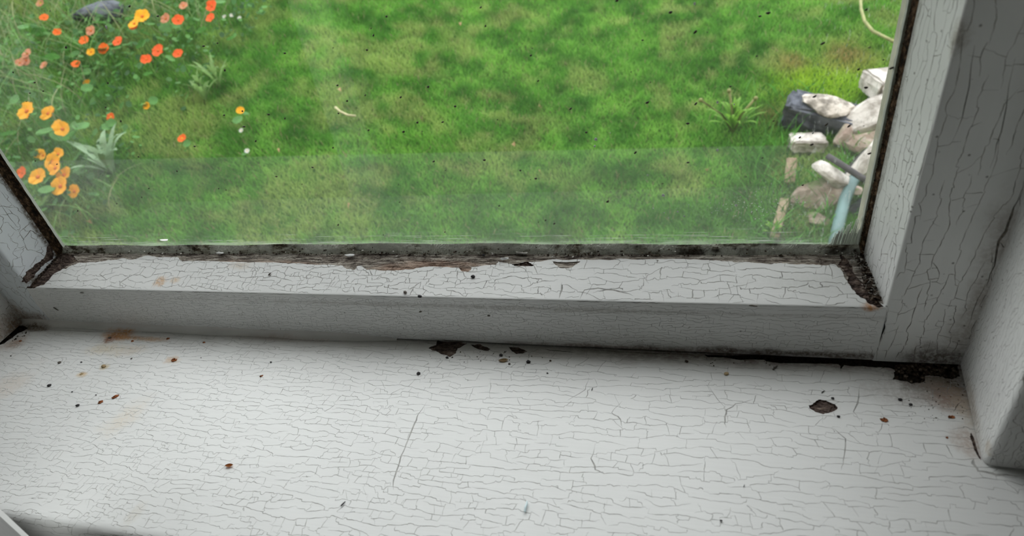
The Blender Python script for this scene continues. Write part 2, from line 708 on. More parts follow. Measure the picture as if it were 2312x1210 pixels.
sill_stains = [
    (P(268, 757), (.020, .0085, .01), (.48, .19, .02), 1, .8), (P(300, 762), (.030, .0045, .01), (.45, .20, .05), .8, .9), (P(250, 765), (.010, .007, .01), (.25, .07, .01), .8, .9),
    (P(330, 765), (.030, .004, .01), (.45, .26, .12), .6, .9), (P(240, 785), (.028, .012, .01), (.62, .52, .34), .55, .9),
    (P(300, 790), (.018, .009, .01), (.55, .42, .25), .35, .9),
    (P(25, 745), (.020, .010, .01), (.06, .035, .02), .95, .6), (P(70, 742), (.035, .004, .01), (.08, .05, .03), .9, .7),
    (P(30, 775), (.018, .012, .01), (.28, .16, .09), .7, .9), (P(20, 870), (.020, .03, .01), (.62, .52, .42), .4, 1),
    (P(275, 945), (.016, .022, .01), (.70, .62, .50), .5, 1), (P(640, 765), (.06, .004, .01), (.38, .27, .22), .5, 1),
    (P(388, 812), (.009, .005, .01), (.60, .40, .22), .6, .8), (P(184, 845), (.006, .004, .01), (.6, .42, .2), .7, .8),
    (P(236, 828), (.006, .004, .01), (.55, .45, .26), .7, .8), (P(300, 1160), (.006, .012, .01), (.60, .57, .50), .5, .9),
    (P(2100, 850), (.024, .015, .01), (.05, .035, .03), 1, .5), (P(2130, 880), (.022, .018, .01), (.14, .10, .07), .85, .8),
    (P(2140, 900), (.016, .014, .01), (.34, .17, .10), .5, .9), (P(2190, 1000), (.010, .016, .01), (.36, .26, .20), .6, .9),
    (P(2060, 880), (.035, .02, .01), (.38, .35, .32), .5, 1), (P(2200, 930), (.014, .02, .01), (.55, .48, .38), .6, 1),
    (P(1858, 917), (.010, .008, .01), (.55, .53, .50), .4, .8), (P(1200, 800), (.05, .006, .01), (.33, .30, .26), .35, 1),
]
SILL = paint('cracked_white_sill_paint', 'x', stains=sill_stains, grime=sill_grime)
SU0, SU1 = -.60, .36
sill_prof = rounded([(.300, 0), (.1175, -.0005), (.1175, -.030), (.135, -.033)], [0, .006, .003, 0], 6)
SW, SH = SU1 - SU0, sum((b - a).length for a, b in zip(sill_prof, sill_prof[1:]))


def sill_dens(x, y):
    X = x + SU0
    k = .72 + .5 * max(0, min(1, (X + .30) / .35))
    if y > .12: k *= .8
    if y < .035: k *= 1.25
    return k


lines = grow(11, SW, .192, .0066, .0105, wl=.00030, wc=.00028, dens=sill_dens, mean=.034, spur=.22, cfill=1.3, wob=.10, keep=.3, jog=.14)


def uS(prof, P3, axis='x'):
    P3 = Vector(P3)
    return (P3.x, s_of(prof, (P3.y, P3.z))) if axis == 'x' else (P3.z, s_of(prof, (P3.x, P3.y)))


def px_line(prof, hitf, pts, u0, wd, taper=True, axis='x', R=random.Random(3), sub=3, jit=.0004):
    q = [uS(prof, hitf(*p), axis) for p in pts]
    o = []
    for a, b in zip(q, q[1:]):
        for k in range(sub):
            t = k / sub
            o.append((a[0] + (b[0] - a[0]) * t - u0 + R.uniform(-jit, jit), max(1e-4, a[1] + (b[1] - a[1]) * t + R.uniform(-jit, jit))))
    o.append((q[-1][0] - u0, max(1e-4, q[-1][1])))
    return (o, wd, taper, taper, 0)


def sill_poly(pts): return [uS(sill_prof, on_sill(*p)) for p in pts]


traced = [px_line(sill_prof, on_sill, p, SU0, wd) for p, wd in (
    ([(965, 905), (945, 935), (935, 955), (922, 990), (905, 1030), (888, 1082), (888, 1105)], .0009),
    ([(1070, 873), (1062, 890), (1058, 906)], .0007),
    ([(1700, 900), (1660, 912), (1640, 925), (1636, 950), (1640, 965)], .0008),
    ([(1640, 925), (1618, 900), (1600, 870)], .0006),
    ([(1700, 908), (1770, 910), (1790, 912)], .0005),
    ([(1940, 870), (1938, 900), (1928, 930), (1942, 950)], .0007),
    ([(1925, 932), (1990, 940), (2060, 945)], .0005),
    ([(1857, 935), (1858, 955)], .0005), ([(1880, 965), (1910, 990), (1905, 1040), (1900, 1060)], .0008),
    ([(1280, 905), (1320, 880), (1330, 850)], .0006), ([(1345, 1000), (1335, 1035), (1345, 1060), (1365, 1070)], .0009),
    ([(1405, 905), (1380, 930), (1400, 945), (1405, 965)], .0008), ([(2200, 1035), (2195, 1045), (2210, 1062), (2250, 1070), (2312, 1074)], .0018),
)]
dark = [px_line(sill_prof, on_sill, p, SU0, wd, sub=4) for p, wd in (
    ([(60, 741), (200, 748), (300, 754)], .0005),
    ([(945, 772), (975, 776), (1010, 775)], .0004),
    ([(1100, 775), (1150, 777), (1190, 783)], .0006), ([(1225, 788), (1260, 792), (1300, 795)], .0010),
    ([(1320, 788), (1420, 795), (1500, 799), (1600, 802)], .0009),
    ([(1965, 830), (1962, 820), (1960, 812)], .0006), ([(1899, 812), (1899, 838)], .0009),
    ([(2175, 905), (2160, 915), (2152, 930)], .0004), ([(1985, 835), (2000, 826), (2030, 822)], .0006),
)]
chips = [(sill_poly(p), k, am) for p, k, am in (
    ([(1825, 915), (1838, 909), (1852, 901), (1866, 904), (1885, 912), (1891, 922), (1878, 930), (1858, 935), (1842, 930), (1828, 921)], 4, .0004),
    ([(968, 785), (985, 778), (988, 768), (1012, 772), (1040, 771), (1055, 776), (1034, 786), (1030, 796), (1016, 806), (1008, 802), (990, 795), (975, 791)], 4, .0006),
    ([(1062, 778), (1085, 777), (1098, 783), (1107, 788), (1098, 792), (1080, 788)], 4, .0005),
    ([(1148, 783), (1170, 784), (1190, 793), (1180, 798), (1165, 799), (1155, 792)], 4, .0004),
    ([(1590, 800), (1700, 801), (1830, 806), (1990, 814), (2040, 822), (2035, 832), (1960, 828), (1905, 824), (1899, 832), (1893, 822), (1800, 820), (1730, 816), (1725, 812), (1660, 811), (1600, 806)], 5, .0007),
    ([(1984, 812), (2165, 812), (2168, 850), (2150, 856), (2100, 846), (2085, 862), (2060, 866), (2040, 860), (2015, 856), (2020, 835), (1990, 824)], 5, .0012),
    ([(2193, 975), (2203, 1000), (2213, 1030), (2216, 1040), (2204, 1022), (2196, 1002), (2190, 985)], 4, .0003),
    ([(0, 738), (50, 735), (62, 742), (40, 752), (10, 775), (-30, 790)], 5, .0012),
)]
sill = surface('trim_1', sill_prof, 'x', SU0, SU1, (-.15, 1), [(lines, 1), (traced, 1), (dark, 2)], chips,
               (SILL, CRACK, CRACK_DARK, WOOD, CHIP, GRIME), seed=4)
struct(sill, 'white painted wooden windowsill covered in fine cracks', 'windowsill')
core = sweep('sill_core', [(.131, -.003), (.298, -.003), (.298, -.030), (.131, -.030)], 'x', SU0, SU1, GRIME, sill)

# old filler and paint rounding off the angle between sill and sash, gone from the middle onwards
bm = bmesh.new()
rr = random.Random(31)
rows = []
N_ = 120
for i in range(N_ + 1):
    x_ = -.552 + (.552 - .190) * i / N_
    end = min(1, (N_ - i) / 10)
    r_ = (.0042 + .0005 * math.sin(i * .21) + rr.uniform(-.0001, .0001)) * (.25 + .75 * end)
    rows.append([bm.verts.new((x_, Y0 - r_ + r_ * math.sin(a_) - .0001, .0002 + r_ * (1 - math.cos(a_)))) for a_ in [PI / 2 * q / 6 for q in range(7)]])
for ra, rb in zip(rows, rows[1:]):
    for q in range(6): bm.faces.new((ra[q], rb[q], rb[q + 1], ra[q + 1]))
FILL = paint('dirty_filler_paint', 'x', (.66, .645, .61), stains=[(P(268, 755), (.024, .008, .006), (.48, .19, .02), 1, .8), (P(340, 762), (.040, .006, .004), (.45, .22, .08), .8, .9),
    (P(60, 742), (.045, .008, .006), (.10, .065, .04), .95, .8), (P(640, 770), (.06, .008, .004), (.40, .27, .22), .5, 1)], mottle=.15)
caulk = bm_obj('filler_strip', bm, (FILL,), sill, True)

# ================================================================== SETTING: side casings (trim_2, trim_3)
post_stains = [
    ((.146, .25, .003), (.02, .05, .010), (.35, .30, .24), .6, 1), ((.150, .283, .05), (.01, .012, .08), (.22, .17, .13), .55, 1),
    ((.151, .285, .005), (.01, .01, .02), (.05, .035, .03), .9, .6), ((.139, .213, .056), (.002, .003, .004), (.12, .10, .08), .8, .5),
    ((.139, .216, .009), (.004, .004, .006), (.5, .42, .32), .5, .8)]
POST = paint('cracked_white_casing_paint', 'z', stains=post_stains, specks=.02)
pr = rounded([(.1515, .289), (.1375, .2125), (.235, .2060)], [0, .0035, 0], 6)
Lr = (pr[-1] - pr[-2]).length + .085
pH = sum((b - a).length for a, b in zip(pr, pr[1:]))
lines = grow(21, .26, pH, .0030, .012, wob=.30, mean=.007, wl=.00022, wc=.00018, grain='u', spur=.6, cfill=.5, step=.0009)
traced = [([(max(1e-4, q[0]), q[1]) for q in px], wd, True, True, 0) for px, wd in (
    ([(.0025, .0775), (.02, .0768), (.035, .0775)], .0004),)]
post = surface('trim_2', pr, 'z', .0008, .30, (-1, -.6), [(lines, 1)], [], (POST, CRACK_DARK, CRACK_DARK, WOOD, CHIP, GRIME), seed=8)
struct(post, 'white painted upright casing board right of the sash', 'window casing')
sweep('casing_core', [(.1530, .300), (.1400, .2145), (.2350, .2080), (.2350, .300)], 'z', .0012, ZT + .05, POST, post)
sweep('casing_upper', [(.1515, .300), (.1375, .2125), (.2350, .2060), (.2350, .300)], 'z', .30, ZT + .05, POST, post)

pl = rounded([(-.5480, .289), (-.5345, .2125), (-.600, .2060)], [0, .0035, 0], 6)
post_stl = [((-.545, .27, .005), (.02, .03, .022), (.14, .08, .04), .9, .9), ((-.545, .25, .01), (.02, .05, .05), (.45, .36, .28), .6, 1)]
POSTL = paint('cracked_left_casing_paint', 'z', stains=post_stl)
plH = sum((b - a).length for a, b in zip(pl, pl[1:]))
lines = grow(22, .2, plH, .006, .01, wob=.3, mean=.02, wl=.0003, wc=.0003)
postl = surface('trim_3', pl, 'z', .0008, .20, (1, -.6), [(lines, 1)], [], (POSTL, CRACK_DARK, CRACK_DARK, WOOD, CHIP, GRIME), seed=9)
struct(postl, 'white painted casing board left of the sash with a dirty corner', 'window casing')
sweep('casing_core', [(-.5495, .300), (-.5370, .2145), (-.600, .2080), (-.600, .300)], 'z', .0012, ZT + .05, POSTL, postl)
sweep('casing_upper', [(-.5480, .300), (-.5345, .2125), (-.600, .2060), (-.600, .300)], 'z', .20, ZT + .05, POSTL, postl)

# upright board standing before the left end of the sill
BRD = paint('smooth_white_board_paint', 'z', (.62, .62, .60))
brd = sweep('upright_board', [(-.352, .060), (-.318, .060), (-.3125, .066), (-.3110, .098), (-.314, .101), (-.352, .101)], 'z', -.85, 1.2, BRD)
tag(brd, 'smooth white upright board in the lower left corner before the sill', 'board')

# below the sill: apron
struct(box('trim_4', (-.575, .272, -.20), (.19, .297, -.033), wallm), 'painted apron board under the windowsill', 'trim')

# outside stone sill
STONE = plain('outer_stone_sill', (.35, .34, .31), .9, .2, 40)
osill = sweep('trim_5', [(.328, -.05), (.47, -.085), (.47, -.14), (.328, -.14)], 'x', -.62, .24, STONE)
struct(osill, 'grey stone sill outside under the sash', 'windowsill')

# ================================================================== SETTING: the sash (window_1)
win = empty('window_1', ((XL + XR) / 2, .30, 0))
struct(win, 'old white single pane sash window with peeling cracked paint', 'window')


def child(o):
    o.parent = win
    o.location = -win.location if False else Vector((0, 0, 0))
    o.matrix_parent_inverse = Matrix.Translation(-win.location)
    return o


# ---- bottom rail
rail_prof = rounded([(Y0, .0012), (Y0, ZR), (.3112, .0528)], [0, .0016, 0], 5)
rH = sum((b - a).length for a, b in zip(rail_prof, rail_prof[1:]))
RU0, RU1 = XL, XR
sE = ZR - .0012    # arc length of the edge
CH_N = Vector((0, -(.0528 - ZR), .3112 - Y0)).normalized()


def on_chamfer(px, py): return hit(px, py, (0, Y0, ZR), CH_N)


def on_face(px, py): return on_y(px, py, Y0)


def rail_dens(x, y): return .9 + .35 * max(0, min(1, (x - .40) / .2)) - (.1 if y < .02 else 0)


fl = grow(31, RU1 - RU0, sE - .0016, .0031, .0050, wl=.00022, wc=.00019, dens=rail_dens, mean=.016, wob=.11, keep=.3, spur=.35, step=.0010, jog=.14, cfill=1.2)


def ch_dens(x, y): return 1 + .35 * math.sin(x * 14 + 1)


cl = grow(32, RU1 - RU0, rH - sE - .001, .0062, .0085, wl=.00050, wc=.00052, dens=ch_dens, mean=.022, wob=.13, keep=.25, spur=.2, step=.0012, jog=.14, cfill=1.4)
cl = [([(x, y + sE + .0006) for x, y in p], *r) for p, *r in cl]
tr = [px_line(rail_prof, on_chamfer, p, RU0, wd) for p, wd in (
    ([(1268, 638), (1268, 655), (1262, 674)], .0018), ([(1310, 675), (1320, 655), (1350, 651), (1400, 658), (1430, 668)], .0012),
    ([(920, 655), (935, 648), (952, 635)], .0013), ([(1450, 620), (1465, 640)], .0012),
    ([(120, 645), (140, 615), (165, 600)], .0010), ([(180, 648), (190, 615)], .0011), ([(270, 653), (270, 640), (290, 625), (320, 612)], .0009),
    ([(235, 645), (240, 630), (225, 620), (240, 605)], .0008), ([(1450, 655), (1510, 658)], .0012), ([(1680, 655), (1690, 630)], .0010),
)]
low = [(100, 602), (118, 596), (132, 600), (148, 608), (165, 598), (180, 593), (215, 592), (240, 588), (275, 583), (300, 586), (330, 577), (355, 581), (400, 580),
       (412, 590), (440, 589), (520, 591), (560, 593), (640, 594), (690, 596), (770, 599), (782, 607), (800, 609), (806, 601), (818, 601), (828, 609),
       (870, 611), (930, 608), (945, 604), (985, 602), (1035, 604), (1045, 613), (1060, 612), (1064, 603), (1120, 598), (1125, 590), (1155, 596),
       (1180, 592), (1250, 585), (1320, 586), (1400, 584), (1500, 585), (1600, 587), (1640, 590), (1660, 593), (1700, 593), (1750, 594), (1800, 597), (1850, 598),
       (1878, 596), (1895, 605), (1905, 620), (1915, 640), (1925, 655), (1950, 672), (1965, 686), (2010, 700)]
lowp = [uS(rail_prof, on_chamfer(*p)) for p in low]
lowp = [(u, s_) for u, s_ in lowp if RU0 < u < RU1]
woodp = lowp + [(RU1 - .0001, lowp[-1][1]), (RU1 - .0001, rH - 1e-5), (RU0 + .0001, rH - 1e-5), (RU0 + .0001, lowp[0][1])]
rch = [(woodp, 3, .0007)]
for pts in ([(1245, 590), (1310, 590), (1302, 597), (1290, 604), (1262, 604), (1252, 596)],
            [(1155, 597), (1190, 590), (1205, 600), (1160, 600)]):
    rch.append(([uS(rail_prof, on_chamfer(*p)) for p in pts], 4 if pts[0][0] < 1200 else 3, .0006))
# ragged edge line: the paint is worn along the arris
ed_ = []
rr = random.Random(66)
u_ = .004
while u_ < RU1 - RU0 - .01:
    L_ = rr.uniform(.006, .03)
    ed_.append(([(u_ + k * .0011, sE - .0004 + rr.uniform(-.00025, .00025)) for k in range(int(L_ / .0011))], rr.uniform(.00012, .0004), True, True, 0))
    u_ += L_ + rr.uniform(-.004, .008)
ed_ = [e for e in ed_ if e[0][-1][0] < RU1 - RU0 - .002]
# dirt filled mitre on the left
rch.append(([uS(rail_prof, on_chamfer(*p)) for p in ((50, 650), (75, 615), (105, 580), (135, 556), (165, 575), (175, 590), (150, 600), (135, 612), (118, 622), (100, 642), (78, 650))], 4, .001))
rch.append(([uS(rail_prof, on_chamfer(*p)) for p in ((1898, 570), (1925, 600), (1950, 640), (1995, 692), (1975, 690), (1945, 672), (1922, 650), (1912, 620), (1893, 596))], 4, .0012))
for pts in ([(1983, 810), (1989, 745), (1996, 742), (1997, 775), (1990, 806)],):
    rch.append(([uS(rail_prof, on_face(*p)) for p in pts], 5, .0006))
fd = [px_line(rail_prof, on_face, p, RU0, wd) for p, wd in (
    ([(968, 770), (1000, 768), (1040, 772), (1075, 777), (1110, 780)], .0008), ([(1855, 765), (1870, 764), (1880, 772)], .0005),
    ([(1310, 782), (1350, 785), (1395, 785)], .0007), ([(1800, 748), (1840, 745), (1880, 750)], .0004), ([(2001, 700), (1999, 740)], .0012),
    ([(62, 655), (85, 690)], .0005))]
rail_stains = [
    ((on_face(265, 748)), (.022, .006, .006), (.42, .17, .03), .9, .7), ((on_face(330, 758)), (.04, .006, .004), (.4, .24, .12), .5, .9),
    ((on_face(1850, 800)), (.14, .006, .0045), (.10, .07, .055), .8, .8), ((on_face(1400, 785)), (.12, .006, .003), (.17, .10, .08), .6, .9),
    ((on_face(1020, 775)), (.03, .006, .003), (.10, .07, .055), .7, .8), ((on_face(80, 735)), (.05, .006, .004), (.12, .08, .05), .8, .8),
    ((on_chamfer(362, 636)), (.008, .006, .006), (.58, .36, .18), .7, .7), ((on_chamfer(395, 632)), (.006, .004, .004), (.62, .45, .28), .6, .8),
    ((on_chamfer(540, 600)), (.016, .006, .006), (.52, .42, .30), .5, 1), ((on_chamfer(1830, 640)), (.05, .01, .01), (.52, .53, .50), .35, 1),
    ((on_face(1230, 697)), (.4, .004, .0028), (.33, .32, .29), .5, 1), ((.1, Y0, ZR), (.006, .006, .003), (.45, .2, .06), .8, .8)]
RAIL = paint('cracked_white_rail_paint', 'x', stains=[(tuple(a), *r) for a, *r in rail_stains], specks=.008, mottle=.08)
rail = surface('bottom_rail', rail_prof, 'x', RU0, RU1, (-1, 1), [(fl, 1), (cl, 1), (tr, 1), (ed_, 2), (fd, 2)], rch,
               (RAIL, CRACK, CRACK_DARK, WOOD, CHIP, GRIME), seed=12)
child(rail)
rail['label'] = 'bottom rail with bare wood showing along the glass'
core = sweep('rail_core', [(Y0 + .004, .0030), (Y0 + .004, .0345), (.3105, .0500), (.3160, .0480), (.3170, .0380), (.3400, .024), (.3400, -.04), (.300, -.04), (.300, .0030)], 'x', XL - .003, XR + .003, CHIP)
child(core)

# ---- stiles
st_r = rounded([(.1505, Y0), (XR, Y0), (XGR + .0010, .3095)], [0, .0012, 0], 5)
hr = sum((b - a).length for a, b in zip(st_r, st_r[1:]))
sEr = .1505 - XR
f1 = grow(41, .235, sEr - .0008, .0095, .013, wl=.00032, wc=.00025, mean=.05, wob=.10, keep=.3, spur=.5, cfill=.8, step=.0012,
          dens=lambda x, y: .55 + .9 * min(1, x / .16))
f2 = grow(42, .235, hr - sEr - .001, .0055, .0095, wl=.00028, wc=.00026, mean=.02, wob=.12, keep=.3, spur=.4, step=.0011)
f2 = [([(x, y + sEr + .0005) for x, y in p], *r) for p, *r in f2]
dk = [px_line(st_r, on_face, p, .0005, wd, axis='z') for p, wd in (
    ([(2312, 420), (2290, 470), (2270, 520), (2255, 545), (2245, 600), (2225, 650)], .0013),
    ([(2255, 545), (2268, 560), (2262, 590)], .0010), ([(2225, 640), (2200, 690), (2185, 740)], .0008), ([(2100, 240), (2080, 330), (2060, 400), (2040, 470)], .0006),
    ([(2200, 100), (2180, 240), (2150, 320)], .0007), ([(2290, 130), (2260, 300), (2235, 380)], .0006), ([(2002, 700), (2000, 745)], .0009))]
kn = [([uS(st_r, on_y(*p, .2815), 'z') for p in ((2150, 62), (2166, 52), (2176, 60), (2172, 82), (2158, 92), (2150, 80))], 4, .0004)]
st_stains = [((XR, Y0, .178), (.006, .006, .010), (.35, .32, .28), .7, .8), ((.147, Y0, .05), (.012, .01, .09), (.25, .20, .16), .5, 1),
             ((.14, Y0, .004), (.03, .01, .012), (.10, .075, .06), .8, .8), ((.1005, .309, .08), (.0025, .004, .3), (.30, .29, .26), .7, .9)]
STILE = paint('cracked_white_stile_paint', 'z', stains=st_stains, specks=.05, mottle=.12)
STILE_MATS = (STILE, CRACK_DARK, CRACK_DARK, WOOD, CHIP, GRIME)
s_ = surface('stile', st_r, 'z', .0005, .235, (-1, -1), [(f1, 1), (f2, 1), (dk, 2)], [], STILE_MATS, seed=14)
s_['label'] = 'right stile with long upright cracks'
child(s_)
OPS = plain('pale_outer_stile_paint', (.25, .245, .19), .8, .2, 60)
child(sweep('stile_core', [(.160, Y0 + .003), (XR + .003, Y0 + .003), (XGR + .0035, .3095), (XGR + .0035, .34), (.160, .34)], 'z', -.04, .235, OPS))
child(sweep('stile_upper', [(.160, Y0), (XR, Y0), (XGR + .001, .3095), (XGR + .001, .34), (.160, .34)], 'z', .235, ZT, STILE))

st_l = rounded([(-.5480, Y0), (XL, Y0), (XGL - .0015, .3085)], [0, .004, 0], 6)
hl = sum((b - a).length for a, b in zip(st_l, st_l[1:]))
f1 = grow(43, .20, hl, .0075, .0095, wl=.00032, wc=.0003, mean=.015, wob=.42, keep=.12, spur=.3, step=.0011)
lst = [((-.545, Y0, .01), (.012, .01, .03), (.30, .20, .12), .7, 1), ((-.535, Y0, .005), (.03, .01, .010), (.20, .13, .09), .7, .9),
       ((-.500, .308, .09), (.0035, .005, .2), (.10, .08, .06), .9, .7), ((-.510, .285, .044), (.006, .01, .006), (.18, .16, .13), .85, .8)]
STL = paint('cracked_left_stile_paint', 'z', (.72, .76, .78), stains=lst, mottle=.12)
def on_lch(px, py):
    n = Vector((.3085 - Y0, -(XGL - .0015 - XL), 0)).normalized()
    return hit(px, py, (XL, Y0, 0), n)
lch = [([uS(st_l, on_lch(*p), 'z') for p in ((44, 640), (56, 622), (70, 606), (92, 590), (104, 570), (114, 548), (128, 538), (140, 550), (120, 585), (90, 608), (60, 640))], 4, .0012),]
ldk = [px_line(st_l, on_lch, p, .0005, wd, axis='z') for p, wd in (([(0, 430), (20, 455)], .0012), ([(0, 460), (25, 495), (42, 515)], .0008),
       ([(50, 545), (70, 520), (85, 530), (78, 560)], .0007))]
s_ = surface('stile', st_l, 'z', .0005, .20, (1, -1), [(f1, 1), (ldk, 2)], lch, (STL, CRACK_DARK, CRACK_DARK, WOOD, CHIP, GRIME), seed=15)
s_['label'] = 'left stile with flaking bluish white paint'
child(s_)
child(sweep('stile_core', [(-.56, Y0 + .003), (XL - .003, Y0 + .003), (XGL - .0055, .3085), (XGL - .0055, .3165), (-.56, .3165)], 'z', -.04, .20, CHIP))
child(sweep('stile_upper', [(-.56, Y0), (XL, Y0), (XGL - .0015, .3085), (XGL - .0015, .3165), (-.56, .3165)], 'z', .20, ZT, STL))
child(sweep('top_rail', [(Y0, ZT - .05), (.309, ZT - .065), (.34, ZT - .065), (.34, ZT + .06), (Y0, ZT + .06)], 'x', XL - .003, XR + .003, RAIL))

# ---- glass: clear, thin reflection, dust, streaks, and reflected haze painted into its colour
gm = Mat('old_window_glass')
N = gm
gl = N.n('BsdfGlossy')
gl.inputs['Roughness'].default_value = .0
trn = N.n('BsdfTransparent')
trn.inputs['Color'].default_value = (.965, .975, .965, 1)
fr = N.n('Fresnel')
fr.inputs['IOR'].default_value = 1.5
m1 = N.n('MixShader')
N.t.links.new(N.math('MULTIPLY', fr.outputs[0], 1.25), m1.inputs[0])
N.t.links.new(trn.outputs[0], m1.inputs[1])
N.t.links.new(gl.outputs[0], m1.inputs[2])
dif = N.n('BsdfDiffuse')
dif.inputs['Color'].default_value = (.75, .78, .72, 1)
tl = N.n('BsdfTranslucent')
tl.inputs['Color'].default_value = (.75, .80, .72, 1)
m2 = N.n('MixShader')
m2.inputs[0].default_value = .55
N.t.links.new(dif.outputs[0], m2.inputs[1])
N.t.links.new(tl.outputs[0], m2.inputs[2])
sep = N.n('SeparateXYZ')
N.t.links.new(N.pos(), sep.inputs[0])
X, Z = sep.outputs[0], sep.outputs[2]
base = N.rng(N.noise(4, detail=3), .3, .75, .008, .035)
refl_band = N.rng(N.math('ADD', Z, N.math('MULTIPLY', X, 0.0264)), 0.12107, 0.12037, 0, .058)  # bright reflected band low on the pane, painted into the glass colour
lowf = N.rng(N.math('ADD', Z, N.math('MULTIPLY', N.noise(40, (.3, 1, 2)), .006)), .075, .060, 0, .03)
wet = N.math('MULTIPLY', N.rng(Z, .072, .062), N.rng(N.noise(120, (.25, 1, 14), 3, .6), .56, .66, 0, .35))
hz = N.math('MULTIPLY', N.rng(Z, .0625, .0590), N.rng(N.noise(60, (.5, 1, 3), 3, .6), .3, .6, .03, .25))
wp_ = N.noise(55, detail=5, rough=.75)
scuff = N.math('MULTIPLY', N.blob(wp_, (.045, YG, .082), (.055, .02, .020), .9, .8), N.rng(N.noise(900, detail=2), .60, .68, 0, .35))
rs_ = N.math('MULTIPLY', N.rng(X, .04, .09), N.rng(N.noise(650, (1, 1, .3), 2), .6, .68, 0, .22))
left_haze = N.math('MULTIPLY', N.blob(N.noise(12, detail=2), (-.42, YG, .14), (.14, .03, .10), 1, .5), .045)  # grease and reflected haze at the left, mixed into the glass colour
f = N.math('ADD', N.math('ADD', N.math('ADD', base, refl_band), lowf), N.math('ADD', wet, N.math('ADD', hz, N.math('ADD', scuff, N.math('ADD', rs_, left_haze)))), clamp=True)
m3 = N.n('MixShader')
N.t.links.new(f, m3.inputs[0])
N.t.links.new(m1.outputs[0], m3.inputs[1])
N.t.links.new(m2.outputs[0], m3.inputs[2])
N.t.links.new(m3.outputs[0], N.out.inputs[0])
GLASS = gm.m
TILT = -math.tan(math.radians(.5))


def gy(z): return YG + (.055 - z) * TILT * -1 * -1 if False else YG - (z - .058) * TILT


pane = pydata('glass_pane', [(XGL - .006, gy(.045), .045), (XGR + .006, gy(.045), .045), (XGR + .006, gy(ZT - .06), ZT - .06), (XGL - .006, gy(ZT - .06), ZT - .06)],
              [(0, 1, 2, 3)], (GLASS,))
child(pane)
pane['label'] = 'clear old glass pane dotted with fly specks'


def on_glass(px, py):
    return hit(px, py, (0, YG, .058), Vector((0, 1, TILT)).normalized())


def pchild(o, par):
    o.parent = par
    o.matrix_parent_inverse = (Matrix.Translation(-win.location)) if par is win else Matrix()
    return o


# fly specks
SPECK = plain('dark_fly_speck', (.035, .022, .012), .5, .5, 900, .2, .4)
R = random.Random(7)


def lump_mesh(name, seed, m, sub=1, sq=(1, 1, .6), amp=.25):
    rr = random.Random(seed)
    bm = bmesh.new()
    bmesh.ops.create_icosphere(bm, subdivisions=sub, radius=1)
    for v in bm.verts:
        k = 1 + rr.uniform(-amp, amp)
        v.co = Vector((v.co.x * sq[0] * k, v.co.y * sq[1] * k, v.co.z * sq[2] * k))
    me = bpy.data.meshes.new(name)
    bm.to_mesh(me)
    bm.free()
    me.polygons.foreach_set('use_smooth', [True] * len(me.polygons))
    me.materials.append(m)
    return me


spm = [lump_mesh('fly_speck', i, SPECK, 1, (1, .5, .75), .3) for i in range(5)]
mid = [(590, 80), (1050, 36), (1072, 127), (527, 172), (330, 233), (494, 243), (94, 259), (1293, 270), (1330, 394), (351, 416), (793, 423), (487, 464), (397, 492), (660, 474),
       (1488, 530), (924, 518), (15, 558), (355, 552), (95, 577), (864, 595), (740, 597), (1131, 583), (672, 642), (503, 635), (765, 640), (1563, 645), (209, 682), (90, 676),
       (330, 720), (1485, 685), (1066, 780), (820, 787), (228, 815), (295, 802), (877, 831), (1242, 831), (53, 860), (1317, 870), (1292, 875), (178, 898), (648, 900), (280, 1016),
       (340, 1066), (1140, 1003), (1366, 1074), (1330, 1083), (1408, 1090), (1667, 983), (355, 1096), (875, 1131), (574, 1145), (515, 138), (5, 604), (654, 986), (1302, 235)]
rgt = [(461, 60), (897, 79), (937, 62), (583, 156), (643, 157), (1415, 47), (1203, 212), (325, 195), (364, 401), (755, 421), (348, 500), (585, 506), (545, 601),
       (291, 744), (548, 792), (910, 770), (155, 982), (275, 960), (424, 895), (1165, 470), (1378, 338), (1538, 332), (1414, 426), (1332, 615), (1405, 613), (1092, 670),
       (1150, 705), (1430, 748), (965, 590), (1107, 902), (690, 1097), (831, 861), (1500, 291), (1222, 608), (270, 350), (882, 273), (1430, 232), (200, 2)]
lft = [(740, 36), (900, 92), (377, 270), (1160, 262), (1238, 245), (77, 411), (199, 469), (247, 518), (172, 529), (615, 472), (152, 577), (603, 611), (1380, 632), (1277, 655),
       (638, 632), (690, 688), (1390, 720), (946, 719), (1457, 802), (1108, 832), (790, 892), (877, 913), (202, 915), (326, 933), (1007, 972), (849, 1071), (666, 1158),
       (807, 1121), (1246, 1072), (1287, 1080), (444, 1199), (464, 1003), (574, 990), (287, 62), (1280, 400)]
small = {(515, 138), (330, 233), (1131, 583), (765, 640), (209, 682), (90, 676), (295, 802), (877, 831), (178, 898), (648, 900), (280, 1016), (340, 1066), (5, 604), (654, 986), (1302, 235),
         (1330, 1083), (1292, 875), (643, 157), (325, 195), (364, 401), (910, 770), (424, 895), (275, 960), (690, 1097), (831, 861), (1500, 291), (270, 350), (882, 273), (1430, 232),
         (1485, 685), (1405, 613), (965, 590), (638, 632), (152, 577), (946, 719), (464, 1003), (574, 990), (287, 62), (877, 913), (574, 1145)}
spk = [(600 + x / 2.161, y / 2.161, (x, y) in small) for x, y in mid] + [(1300 + x / 2.161, y / 2.161, (x, y) in small) for x, y in rgt] + \
      [(x / 2.52, y / 2.52, (x, y) in small) for x, y in lft]
for i, (px, py, sm) in enumerate(spk):
    o = bpy.data.objects.new('fly_speck', spm[i % 5])
    COL.objects.link(o)
    p = on_glass(px, py)
    k = (.0004 if sm else .00074) * R.uniform(.85, 1.2)
    o.location = p + Vector((0, -.0003, 0))
    o.scale = (k * R.uniform(1, 1.45), k, k)
    o.rotation_euler = (0, R.uniform(-.9, .1), 0)
    pchild(o, pane)
    o.matrix_parent_inverse = Matrix.Identity(4)

